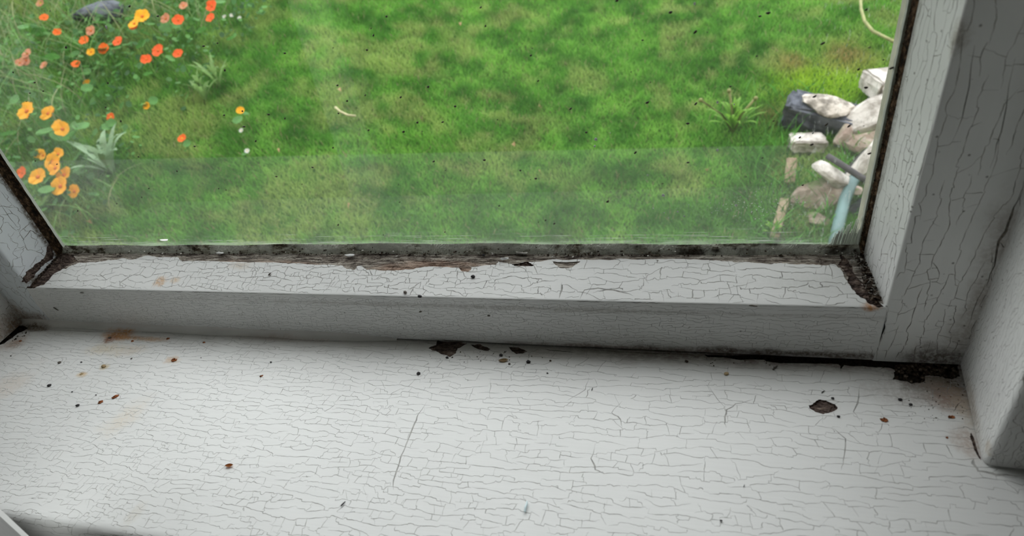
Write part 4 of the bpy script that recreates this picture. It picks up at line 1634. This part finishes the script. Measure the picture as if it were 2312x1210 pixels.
bed = bedf(x, y)
n1_ = vn(x, y, 2.2) * .6 + vn(x + 9, y, 6) * .4
n2_ = vn(x + 30, y + 5, 14) * .6 + vn(x, y + 31, 34) * .4
tuftn = vn(x + 3, y + 17, 24)
dark_, mid_, lite_, yel_ = (np.array(c) for c in ((.052, .195, .020), (.135, .38, .045), (.27, .55, .09), (.48, .53, .19)))
t = np.clip(n2_ * 1.5 - .25 + rs.normal(0, .13, len(x)), 0, 1)[:, None]
col = np.where(t < .5, dark_ * (1 - 2 * t) + mid_ * 2 * t, mid_ * (2 - 2 * t) + lite_ * (2 * t - 1))
yl = np.clip((vn(x + 50, y + 50, 7) * .5 + vn(x, y + 70, 22) * .5 - .50) * 5, 0, 1) * .75
col = col * (1 - yl[:, None] * .7) + yel_ * yl[:, None] * .7
straw = rs.rand(len(x)) < .03
col[straw] = (.42, .36, .20)
# mossy yellow patch beside the rubble
mo = np.exp(-(((x - .40) / .16) ** 2 + ((y - 1.75) / .11) ** 2) ** 1.5)[:, None] * (.6 + .4 * vn(x, y, 18))[:, None]
col = col * (1 - mo * .9) + np.array((.42, .62, .02)) * mo * .9
for bx, by, br in ((.45, 1.87, .075), (.31, 1.86, .045), (.24, 1.63, .04)):
    mo = np.exp(-(((x - bx) / br) ** 2 + ((y - by) / br) ** 2))[:, None] * (.4 + .6 * vn(x, y, 40))[:, None]
    col = col * (1 - mo * .85) + np.array((.38, .22, .11)) * mo * .85
hgt = rs.uniform(.010, .024, len(x)) * (.7 + .8 * tuftn) * (1 + .5 * bed)
keep = rs.rand(len(x)) > bed * .5
sel = keep
o = blades('lawn_grass', x[sel], y[sel], hgt[sel], rs.uniform(.0013, .0026, sel.sum()), (rs.uniform(.2, 1.1, len(x)) * hgt)[sel], col[sel], 1)
tag(o, 'short green mown grass covering the lawn', 'grass', None, 'stuff')

# ---- ground cover leaves of the flower bed
rl = np.random.RandomState(9)
n = 26000
x = rl.uniform(-3.2, .2, n)
y = rl.uniform(.8, 4.1, n)
k = in_view(x, y, tz(x, y) + .04) & (bedf(x, y) > .35) & (vn(x + 4, y + 4, 6) > .36)
x, y = x[k], y[k]
n = len(x)
zz = tz(x, y) + rl.uniform(.01, .09, n)
r_ = rl.uniform(.003, .010, n)
cols = np.where(rl.rand(n, 1) < .5, np.array([[.045, .15, .03]]), np.array([[.10, .26, .06]])) * rl.uniform(.6, 1.4, (n, 1))
m_ = 6
th = rl.uniform(0, 2 * PI, n)
tx, ty = rl.uniform(-.7, .7, n), rl.uniform(-.9, .3, n)
V = np.zeros((n, m_ + 1, 3))
V[:, m_] = np.stack([x, y, zz - r_ * .15], 1)
for k in range(m_):
    a = th + 2 * PI * k / m_
    rr_ = r_ * (1 if k else 1.25)
    ox, oy = np.cos(a) * rr_, np.sin(a) * rr_
    V[:, k] = np.stack([x + ox, y + oy, zz + ox * tx + oy * -ty], 1)
T = np.concatenate([np.stack([np.arange(n) * (m_ + 1) + k, np.arange(n) * (m_ + 1) + (k + 1) % m_, np.arange(n) * (m_ + 1) + m_], 1) for k in range(m_)])
me = bpy.data.meshes.new('ground_cover_leaves')
me.vertices.add(n * (m_ + 1))
me.vertices.foreach_set('co', V.ravel())
me.loops.add(len(T) * 3)
me.loops.foreach_set('vertex_index', T.ravel().astype(np.int32))
me.polygons.add(len(T))
me.polygons.foreach_set('loop_start', np.arange(0, len(T) * 3, 3, dtype=np.int32))
at = me.color_attributes.new('tint', 'FLOAT_COLOR', 'POINT')
at.data.foreach_set('color', np.concatenate([np.repeat(cols, m_ + 1, axis=0), np.ones((n * (m_ + 1), 1))], 1).ravel())
me.update(calc_edges=True)
o = link('ground_cover_leaves', me, None, (BLADE,))
tag(o, 'dense small green leaves covering the flower bed', 'leaves', None, 'stuff')

# ---- tall arching grass in the bed
n = 5200
x = rl.uniform(-3.0, .0, n * 3)
y = rl.uniform(.9, 4.0, n * 3)
k = in_view(x, y, tz(x, y) + .08) & (bedf(x, y) > .35) & (vn(x + 14, y + 4, 3.4) > .38)
x, y = x[k][:n], y[k][:n]
n = len(x)
hg = rl.uniform(.07, .20, n)
cc = np.array([[.14, .27, .08]]) * rl.uniform(.55, 1.7, (n, 1))
pk = rl.rand(n) < .25
cc[pk] = np.array([.36, .38, .20]) * rl.uniform(.7, 1.2, (pk.sum(), 1))
o = blades('tall_grass', x, y, hg, rl.uniform(.002, .0045, n), hg * rl.uniform(.5, 1.3, n), cc, 8, seg=5, curl=.9)
tag(o, 'tall arching pale grass growing through the flower bed', 'grass', None, 'stuff')


# ---- rank grass between the rubble
n = 2600
x = rl.uniform(.16, .75, n)
y = rl.uniform(1.05, 1.72, n)
k = vn(x + 3, y + 4, 9) > .42
x, y = x[k], y[k]
n = len(x)
hg = rl.uniform(.03, .085, n)
cc = np.array([[.07, .22, .03]]) * rl.uniform(.5, 1.9, (n, 1))
o = blades('rank_grass', x, y, hg, rl.uniform(.002, .004, n), hg * rl.uniform(.3, 1.1, n), cc, 18, seg=4, curl=.8)
tag(o, 'longer dark grass growing between the stones of the rubble', 'grass', None, 'stuff')


# ---- plants with parts
def leaf_bm(L, W, fold=.25, bend=.5, n=7):
    bm = bmesh.new()
    prev = None
    for i in range(n + 1):
        t = i / n
        wv = W / 2 * (math.sin(PI * min(1, t * .9 + .06)) ** .8) if i < n else 0
        x_, z_ = L * t * math.cos(bend * t), L * math.sin(bend * t * (1.3 - t))
        row = [bm.verts.new((x_, -wv, z_ + fold * wv)), bm.verts.new((x_, 0, z_)), bm.verts.new((x_, wv, z_ + fold * wv))] if i < n else [bm.verts.new((x_, 0, z_))]
        if prev:
            if i < n:
                bm.faces.new((prev[0], row[0], row[1], prev[1]))
                bm.faces.new((prev[1], row[1], row[2], prev[2]))
            else:
                bm.faces.new((prev[0], row[0], prev[1]))
                bm.faces.new((prev[1], row[0], prev[2]))
        prev = row
    return bm


def part(name, bm, m, par, loc=(0, 0, 0), rot_=(0, 0, 0), smooth=True):
    o = bm_obj(name, bm, (m,), par, smooth)
    o.location = loc
    o.rotation_euler = rot_
    return o


YEL = leafy('amber_petal', (.92, .44, .006), .35, .6, .12)
ORA = leafy('orange_petal', (.88, .16, .01), .35, .6, .12)
RED = leafy('vermilion_petal', (.86, .12, .012), .35, .6, .12)
PALE = leafy('faded_salmon_petal', (.62, .26, .14), .35, .6, .2)
WHT = leafy('white_petal', (.72, .74, .70), .3, .6, .05)
CEN = plain('orange_flower_centre', (.55, .13, .005), .8, .3, 300)
CENY = plain('yellow_flower_centre', (.70, .45, .02), .8, .3, 300)
STM = leafy('green_stem', (.14, .28, .06), .1)
NLEAF = leafy('round_nasturtium_leaf', (.10, .27, .06), .4)


def petal_bm(L, W, rr):
    bm = bmesh.new()
    c0 = bm.verts.new((0, 0, 0))
    n = 8
    ring = [bm.verts.new((L * (.35 + .65 * math.sin(PI * k / n) ** .6 * 1) * 1.0 if 0 < k < n else L * .35,
                          W / 2 * math.cos(PI * k / n) * (1.0),
                          L * (.22 + .12 * rr.uniform(-1, 1)) * math.sin(PI * k / n))) for k in range(n + 1)]
    for a, b in zip(ring, ring[1:]): bm.faces.new((c0, b, a))
    return bm


def flower(par, P0, size, m, rr, face=(0, -.5, .85), npet=5, cen=CEN):
    """flower part at world point P0 on the plant whose base is par"""
    loc = P0 - par.location
    f = Vector(face).normalized()
    q = f.to_track_quat('Z', 'Y')
    bm = bmesh.new()
    tube(bm, [(0, 0, -.001), (0, 0, -.008)], [size * .12, size * .05], 6)
    fl_ = bm_obj('flower', bm, (STM,), par, True)
    fl_.location = loc
    fl_.rotation_mode = 'QUATERNION'
    fl_.rotation_quaternion = q
    a0 = rr.uniform(0, 6)
    for k in range(npet):
        o = bm_obj('petal', petal_bm(size * .5, size * (.62 if npet < 7 else .3), rr), (m,), fl_, True)
        o.rotation_euler = (0, rr.uniform(-.15, .05), a0 + 2 * PI * k / npet)
    bm = bmesh.new()
    bmesh.ops.create_uvsphere(bm, u_segments=8, v_segments=5, radius=size * .11)
    o = bm_obj('flower_centre', bm, (cen,), fl_, True)
    o.scale = (1, 1, .5)
    o.location = (0, 0, size * .05)
    # stem down to the ground
    g = Vector((P0.x + rr.uniform(-.02, .02), P0.y + rr.uniform(0, .03), float(tz(P0.x, P0.y)))) - par.location
    bm = bmesh.new()
    mid_p = (loc + g) / 2 + Vector((rr.uniform(-.01, .01), rr.uniform(-.01, .01), 0))
    tube(bm, [loc - f * .006, mid_p, g], .0014, 5)
    bm_obj('stem', bm, (STM,), par, True)


def round_leaf(par, P0, r, rr, m=NLEAF):
    loc = P0 - par.location
    bm = bmesh.new()
    c0 = bm.verts.new((0, 0, 0))
    n = 11
    ring = [bm.verts.new((math.cos(2 * PI * k / n) * r * rr.uniform(.92, 1.08), math.sin(2 * PI * k / n) * r * rr.uniform(.92, 1.08), r * rr.uniform(.0, .18))) for k in range(n)]
    for k in range(n): bm.faces.new((c0, ring[k], ring[(k + 1) % n]))
    g = Vector((rr.uniform(-.02, .02), rr.uniform(-.02, .02), float(tz(P0.x, P0.y)) - P0.z))
    o = bm_obj('leaf', bm, (m,), par, True)
    o.location = loc
    o.rotation_euler = (rr.uniform(.0, .8), rr.uniform(-.4, .4), rr.uniform(0, 6))
    bm = bmesh.new()
    tube(bm, [(0, 0, 0), g * .5 + Vector((.005, 0, 0)), g], .001, 4)
    s2 = bm_obj('leaf_stem', bm, (STM,), par)
    s2.location = loc


def plant(name, label, cat, base_px, flowers, nleaf, spread, seed, group, npet=5, cen=CEN, leafsz=(.012, .022)):
    rr = random.Random(seed)
    b = ground_hit(*base_px)
    e_ = empty(name, b)
    tag(e_, label, cat, group)
    for (px, py, sz, m, h) in flowers:
        P0 = ground_hit(px, py, h)
        flower(e_, P0, sz, m, rr, (rr.uniform(-.1, .35), rr.uniform(-.9, -.5), .8), npet, cen)
    for _ in range(nleaf):
        c = rr.choice(flowers)
        P0 = ground_hit(c[0] + rr.gauss(0, spread), c[1] + rr.gauss(8, spread * .6), rr.uniform(.04, .10))
        round_leaf(e_, P0, rr.uniform(*leafsz), rr)
    return e_


GF = 'flowering nasturtiums in the bed outside'
plant('nasturtium_plant', 'trailing plant with three amber flowers above the left pane edge', 'flower', (105, 300),
      [(62, 252, .056, YEL, .10), (110, 257, .046, YEL, .09), (130, 285, .038, YEL, .09), (142, 292, .042, YEL, .10)], 10, 50, 1, GF)
plant('nasturtium_plant', 'bushiest plant with a cluster of amber flowers at lower left', 'flower', (110, 430),
      [(90, 348, .030, YEL, .07), (132, 349, .036, YEL, .08), (120, 366, .046, YEL, .10), (126, 380, .040, YEL, .10), (52, 390, .032, ORA, .08),
       (87, 400, .046, YEL, .09), (146, 396, .046, YEL, .08), (138, 421, .050, YEL, .09), (169, 432, .036, YEL, .07), (98, 352, .026, YEL, .08)], 16, 45, 2, GF)
plant('nasturtium_plant', 'plant with four red orange flowers amid the long grass', 'flower', (350, 160),
      [(267, 94, .034, RED, .12), (331, 135, .034, RED, .09), (358, 115, .041, RED, .10), (403, 122, .032, RED, .09)], 12, 50, 3, GF)
plant('nasturtium_plant', 'plant with two scarlet flowers one above the other by the lawn', 'flower', (470, 80),
      [(479, 14, .040, RED, .12), (476, 41, .034, RED, .10)], 8, 40, 4, GF)
plant('nasturtium_plant', 'plant with a bright amber flower high in the flower bed', 'flower', (310, 80),
      [(322, 38, .050, YEL, .12), (304, 54, .040, YEL, .11), (302, 60, .028, ORA, .10)], 7, 40, 5, GF)
plant('nasturtium_plant', 'plant with two dull red flowers between amber and scarlet ones', 'flower', (390, 75),
      [(403, 46, .038, RED, .11), (375, 43, .036, PALE, .10), (415, 14, .030, PALE, .10)], 6, 35, 6, GF)
plant('nasturtium_plant', 'plant with small faded orange flowers left of the red ones', 'flower', (215, 130),
      [(206, 70, .034, PALE, .10), (191, 92, .032, ORA, .09), (235, 111, .036, ORA, .09), (206, 118, .026, YEL, .08), (130, 73, .026, ORA, .10), (100, 40, .028, ORA, .1)], 9, 45, 7, GF)
plant('nasturtium_plant', 'blurred salmon pink flowering plant at the left edge of the pane', 'flower', (60, 170),
      [(62, 122, .034, PALE, .10), (60, 137, .034, PALE, .09), (45, 142, .026, PALE, .09), (100, 148, .026, PALE, .09), (172, 145, .026, ORA, .08)], 8, 45, 8, GF)
GS = 'small single flowers dotted about the lawn edge'
for (px, py, sz, m, lab, cat_) in ((197, 190, .028, YEL, 'single small yellow flower below the faded orange ones', 0), (332, 240, .024, YEL, 'tiny yellow flower in the long grass', 0),
                                   (543, 250, .024, YEL, 'tiny yellow flower on the lawn, farthest from the bed', 0), (412, 313, .026, ORA, 'dull orange flower at the border of bed and lawn', 0),
                                   (251, 265, .026, ORA, 'dull orange flower above the silvery rosette', 0), (92, 8, .03, PALE, 'pale orange flower at the top left', 0)):
    plant('garden_flower', lab, 'flower', (px, py + 20), [(px, py, sz, m, .06)], 2, 15, int(px), GS, 6, CENY, (.01, .016))
for (px, py, lab) in ((507, 38, 'white daisy nearest the scarlet flowers'), (523, 35, 'middle one of three white daisies'), (541, 41, 'white daisy nearest the open lawn'),
                      (558, 341, 'white daisy low on the lawn beside the bed'), (545, 295, 'white daisy just under the tiny yellow lawn flower'),
                      (230, 5, 'pale cream flower by the dark gap at the top')):
    plant('daisy', lab, 'daisy', (px, py + 12), [(px, py, .015, WHT, .05)], 1, 10, int(px), 'white daisies at the lawn edge', 9, CENY, (.006, .01))


def rosette(name, label, px, py, nl, L, W, m, seed, elev=(.3, .9), stalks=(), group=None):
    rr = random.Random(seed)
    b = ground_hit(px, py)
    e_ = empty(name, b)
    tag(e_, label, 'weed', group)
    a0 = rr.uniform(0, 6)
    for k in range(nl):
        a = a0 + 2 * PI * k / nl + rr.uniform(-.25, .25)
        LL = L * rr.uniform(.7, 1.15)
        o = part('leaf', leaf_bm(LL, W * rr.uniform(.8, 1.2), .3, rr.uniform(.3, .9)), m, e_, (0, 0, .005), (0, -rr.uniform(*elev), a))
    for (tx_, ty_, hh) in stalks:
        T_ = on_y_plane_stalk(tx_, ty_, b)
        bm = bmesh.new()
        l = T_ - b
        tube(bm, [(0, 0, 0), (l.x * .35, l.y * .5, l.z * .55), (l.x, l.y, l.z)], [.0035, .003, .0035], 6)
        o = part('flower_stalk', bm, STK, e_)
        bm = bmesh.new()
        bmesh.ops.create_uvsphere(bm, u_segments=7, v_segments=5, radius=.006)
        h_ = part('seed_head', bm, STK, o, l)
    return e_


def on_y_plane_stalk(px, py, b): return hit(px, py, b, (0, 1, 0))


STK = leafy('pale_dry_stalk', (.26, .27, .10), .2)
SILV = leafy('silvery_green_leaf', (.30, .44, .27), .35)
WEED = leafy('bright_weed_leaf', (.20, .40, .05), .45)
PGR = leafy('pale_green_leaf', (.22, .36, .12), .45)
rosette('silvery_rosette', 'silvery broad leaved rosette right of the amber flower cluster', 262, 400, 11, .14, .024, SILV, 1, (.4, 1.0))
rosette('stalked_weed', 'yellow green weed with three dry stalks on the lawn', 1655, 300, 34, .11, .009, WEED, 2, (.25, 1.1),
        ((1582, 226, 0), (1646, 205, 0), (1706, 222, 0)))
rosette('leafy_tuft', 'pale green leafy tuft where bed meets lawn', 468, 235, 18, .10, .010, PGR, 3, (.5, 1.2))
rosette('leafy_tuft', 'pale green leafy tuft just below the scarlet flowers', 500, 205, 14, .12, .008, PGR, 4, (.5, 1.2))
rosette('leafy_tuft', 'small bright tuft of leaves at the bottom of the pane near the rubble', 1745, 535, 10, .035, .008, WEED, 6)
rosette('leafy_tuft', 'broad leafy tuft in the lower left of the bed', 110, 480, 12, .05, .02, PGR, 7, (.3, .8))

# straws and dead leaves on the lawn
WEEDS = plain('dull_cane', (.26, .27, .12), .8, .2, 60)
STR = plain('bleached_straw', (.45, .42, .24), .8, .15, 60)
DLF = leafy('dead_leaf', (.45, .30, .15), .2)


def straw_obj(name, label, pts, r, m, cat, h=.03, group=None):
    P_ = [ground_hit(px, py, h) for px, py in pts]
    b = P_[0].copy()
    bm = bmesh.new()
    tube(bm, [p - b for p in P_], r, 6)
    o = bm_obj(name, bm, (m,), None, True, b)
    return tag(o, label, cat, group)


straw_obj('straw', 'bent pale straw lying on the lawn left of centre', [(757, 242), (768, 252), (785, 260), (803, 262)], .0035, STR, 'straw')
straw_obj('straw', 'pale curved cane arching over the grass at the top right', [(1942, -15), (1944, 20), (1952, 48), (1970, 70), (2000, 85), (2040, 104)], .0045, WEEDS, 'cane', .05)
for px, py, lab in ((787, 472, 'brown curled dead leaf low on the lawn'), (1163, 330, 'small brown dead leaf at the middle of the lawn'), (1222, 245, 'pale dead leaf right of the lawn\'s middle'),
                    (207, 505, 'pale dead leaf by the lower left corner of the glass'), (1597, 386, 'yellow dead leaf below the stalked weed'), (1040, 58, 'pinkish dead leaf near the top of the lawn'),
                    (1222, 392, 'small pinkish dead leaf in the lower lawn'), (630, 344, 'tiny pale dead leaf left on the lawn'), (770, 206, 'pale dead leaf just above the bent straw')):
    rr = random.Random(px)
    o = bm_obj('dead_leaf', leaf_bm(.022 if px in (787, 207) else .015, .012, .5, 1.2, 5), (DLF,), None, True, ground_hit(px, py, .03))
    o.rotation_euler = (rr.uniform(-.4, .4), rr.uniform(-.5, 0), rr.uniform(0, 6))
    tag(o, lab, 'leaf', 'dead leaves on the lawn')

# ---- rubble heap on the right
def stone_mat(name, a, b, sc_=30, moss=0):
    m = Mat(name)
    n_ = m.noise(sc_, detail=5, rough=.65)
    c = m.mix(m.rng(n_, .38, .62), a, b)
    if moss: c = m.mix(m.rng(m.noise(18, detail=4, off=(4, 0, 0)), .5, .6, 0, moss), c, (.10, .17, .05))
    return m.done(c, .9, m.bump(n_, .7, .006), .2)


SW_ = stone_mat('pale_mortar_stone', (.60, .57, .53), (.30, .275, .245), 26)
SB_ = stone_mat('brown_mossy_stone', (.22, .17, .13), (.40, .33, .28), 24, .7)
SD_ = stone_mat('dark_slate_block', (.045, .05, .065), (.13, .14, .17), 24)
SM_ = stone_mat('mottled_mortar', (.20, .18, .155), (.58, .53, .47), 34)
SP_ = stone_mat('pinkish_terracotta', (.34, .26, .22), (.46, .38, .33), 30, .3)
WD_ = stone_mat('weathered_garden_plank', (.36, .29, .20), (.24, .18, .12), 50)
PIPE = plain('teal_plastic_pipe', (.11, .19, .19), .4, .2, 20)
DRK = plain('dark_stick_and_shadow', (.05, .045, .05), .7, .3, 60)


def stone(name, label, px, py, dims, m, seed, h=0, rot_=(0, 0, 0), cat='stone', sub=3, rough_=.16, box_=False, group='rubble beside the lawn'):
    rr = random.Random(seed)
    bm = bmesh.new()
    if box_:
        bm_box(bm, (-.5, -.5, -.5), (.5, .5, .5))
        bmesh.ops.bevel(bm, geom=bm.edges[:], offset=.07, segments=2, affect='EDGES')
        bmesh.ops.subdivide_edges(bm, edges=bm.edges[:], cuts=2, use_grid_fill=True)
        for v in bm.verts: v.co += Vector([rr.uniform(-.045, .045) for _ in range(3)])
    else:
        bmesh.ops.create_icosphere(bm, subdivisions=sub, radius=.5)
        ps = [(Vector([rr.gauss(0, 1) for _ in range(3)]).normalized(), rr.uniform(.26, .42)) for _ in range(9)]
        for v in bm.verts:      # facets: cut the ball by planes
            for n_, d_ in ps:
                q = v.co.dot(n_)
                if q > d_: v.co -= n_ * (q - d_)
            v.co *= 1 + rr.uniform(-.03, .03)
    for v in bm.verts: v.co = Vector((v.co.x * dims[0], v.co.y * dims[1], v.co.z * dims[2]))
    p = ground_hit(px, py, h)
    o = bm_obj(name, bm, (m,), None, False, p)
    o.rotation_euler = rot_
    return tag(o, label, cat, group)


bk = stone('rubble_block', 'dark slate grey block with pale mortar on top, top of the rubble', 1850, 262, (.165, .095, .065), SD_, 1, .025, (.15, .25, -.25), 'block', box_=True)
o = stone('mortar_crust', '', 1868, 240, (.15, .09, .045), SM_, 2, .06, (.2, .25, -.2))
for k_ in ('category', 'group'): del o[k_]
mw = Matrix.LocRotScale(o.location, o.rotation_euler, None)
o.parent = bk
pm = Matrix.LocRotScale(bk.location, bk.rotation_euler, None)
o.matrix_parent_inverse = pm.inverted()
stone('rubble_stone', 'cut pale stone with dark underside at the pane\'s right edge', 2010, 190, (.11, .10, .05), SW_, 3, .05, (.1, .1, .3), box_=True)
stone('rubble_stone', 'dark stone under the cut pale stone', 2010, 215, (.11, .09, .05), SD_, 4, .01, (.1, .0, .3))
stone('rubble_stone', 'small flat pale stone left of the whitish boulder', 1822, 322, (.08, .05, .03), SW_, 6, .02, (.1, .1, .1), box_=True)
stone('rubble_stone', 'brown mossy boulder in the middle of the rubble', 1868, 440, (.17, .10, .10), SB_, 7, .01, (.2, .0, .3))
stone('rubble_stone', 'pale ridged stone resting on the brown mossy boulder', 1882, 398, (.11, .06, .05), SW_, 8, .06, (.2, .5, -.2))
stone('rubble_stone', 'brown soil covered stone between the two pale slabs', 1965, 318, (.17, .13, .06), SB_, 10, .01, (.1, 0, .3))
stone('rubble_stone', 'dark stone low in the rubble beside the pipe', 1955, 470, (.09, .08, .06), SD_, 11, .01)
stone('rubble_stone', 'dark earthy clod under the mossy boulder', 1845, 495, (.06, .05, .03), SB_, 12, .01)
stone('rubble_stone', 'small pinkish lump right of the teal pipe', 1935, 432, (.03, .03, .025), SP_, 13, .04)
stone('rubble_stone', 'largest whitish slab lying against the right edge of the pane', 1980, 258, (.24, .09, .10), SW_, 5, .045, (.5, -.45, .35))
stone('rubble_stone', 'pale slanting slab behind the teal pipe', 1965, 362, (.19, .055, .07), SW_, 15, .06, (.5, -.75, .5))
stone('rubble_stone', 'small pinkish stone at the left end of the largest whitish slab', 1915, 262, (.05, .05, .045), SP_, 16, .04, (.5, .2, .1))
stone('rubble_stone', 'pinkish upright stone between the slate block and the mossy boulder', 1902, 312, (.035, .04, .08), SP_, 17, .03, (.1, .2, .1))


def plank(name, label, pa, pb, wd, th, m, h, cat):
    A, B = ground_hit(*pa, h[0]), ground_hit(*pb, h[1])
    d = B - A
    L = d.length
    bm = bmesh.new()
    bm_box(bm, (0, -wd / 2, -th / 2), (L, wd / 2, th / 2))
    bmesh.ops.bevel(bm, geom=bm.edges[:], offset=th * .2, segments=1, affect='EDGES')
    o = bm_obj(name, bm, (m,), None, False, A)
    o.rotation_mode = 'QUATERNION'
    o.rotation_quaternion = d.to_track_quat('X', 'Z')
    return tag(o, label, cat, 'rubble beside the lawn')


stone('rubble_stone', 'dark stone in the soil gap at the top of the flower bed', 225, 30, (.20, .14, .09), SD_, 21, .03, group=None)
plank('wood_strip', 'short tan wooden strip standing left of the mossy boulder', (1782, 415), (1788, 358), .024, .012, WD_, (.01, .03), 'wood strip')
plank('wood_strip', 'tan wooden strip lying low at the left of the rubble', (1748, 538), (1772, 450), .020, .012, WD_, (.015, .02), 'wood strip')
straw_obj('dark_stick', 'dark wet stick crossing over the rubble', [(1868, 352), (1905, 375), (1940, 398), (1985, 425)], .007, DRK, 'stick', .09)
straw_obj('garden_pipe', 'pale teal garden pipe curving down through the rubble', [(2025, 300), (1990, 335), (1950, 372), (1925, 410), (1908, 450), (1895, 500), (1882, 560)],
          .0125, PIPE, 'pipe', .05)
straw_obj('pipe_shadow', 'dark strip built as the shade beside the teal garden pipe', [(2005, 300), (1970, 330), (1930, 372), (1904, 412), (1893, 450)], .010, DRK, 'shadow', .03)  # shadow beside the pipe, modelled as a dark tube
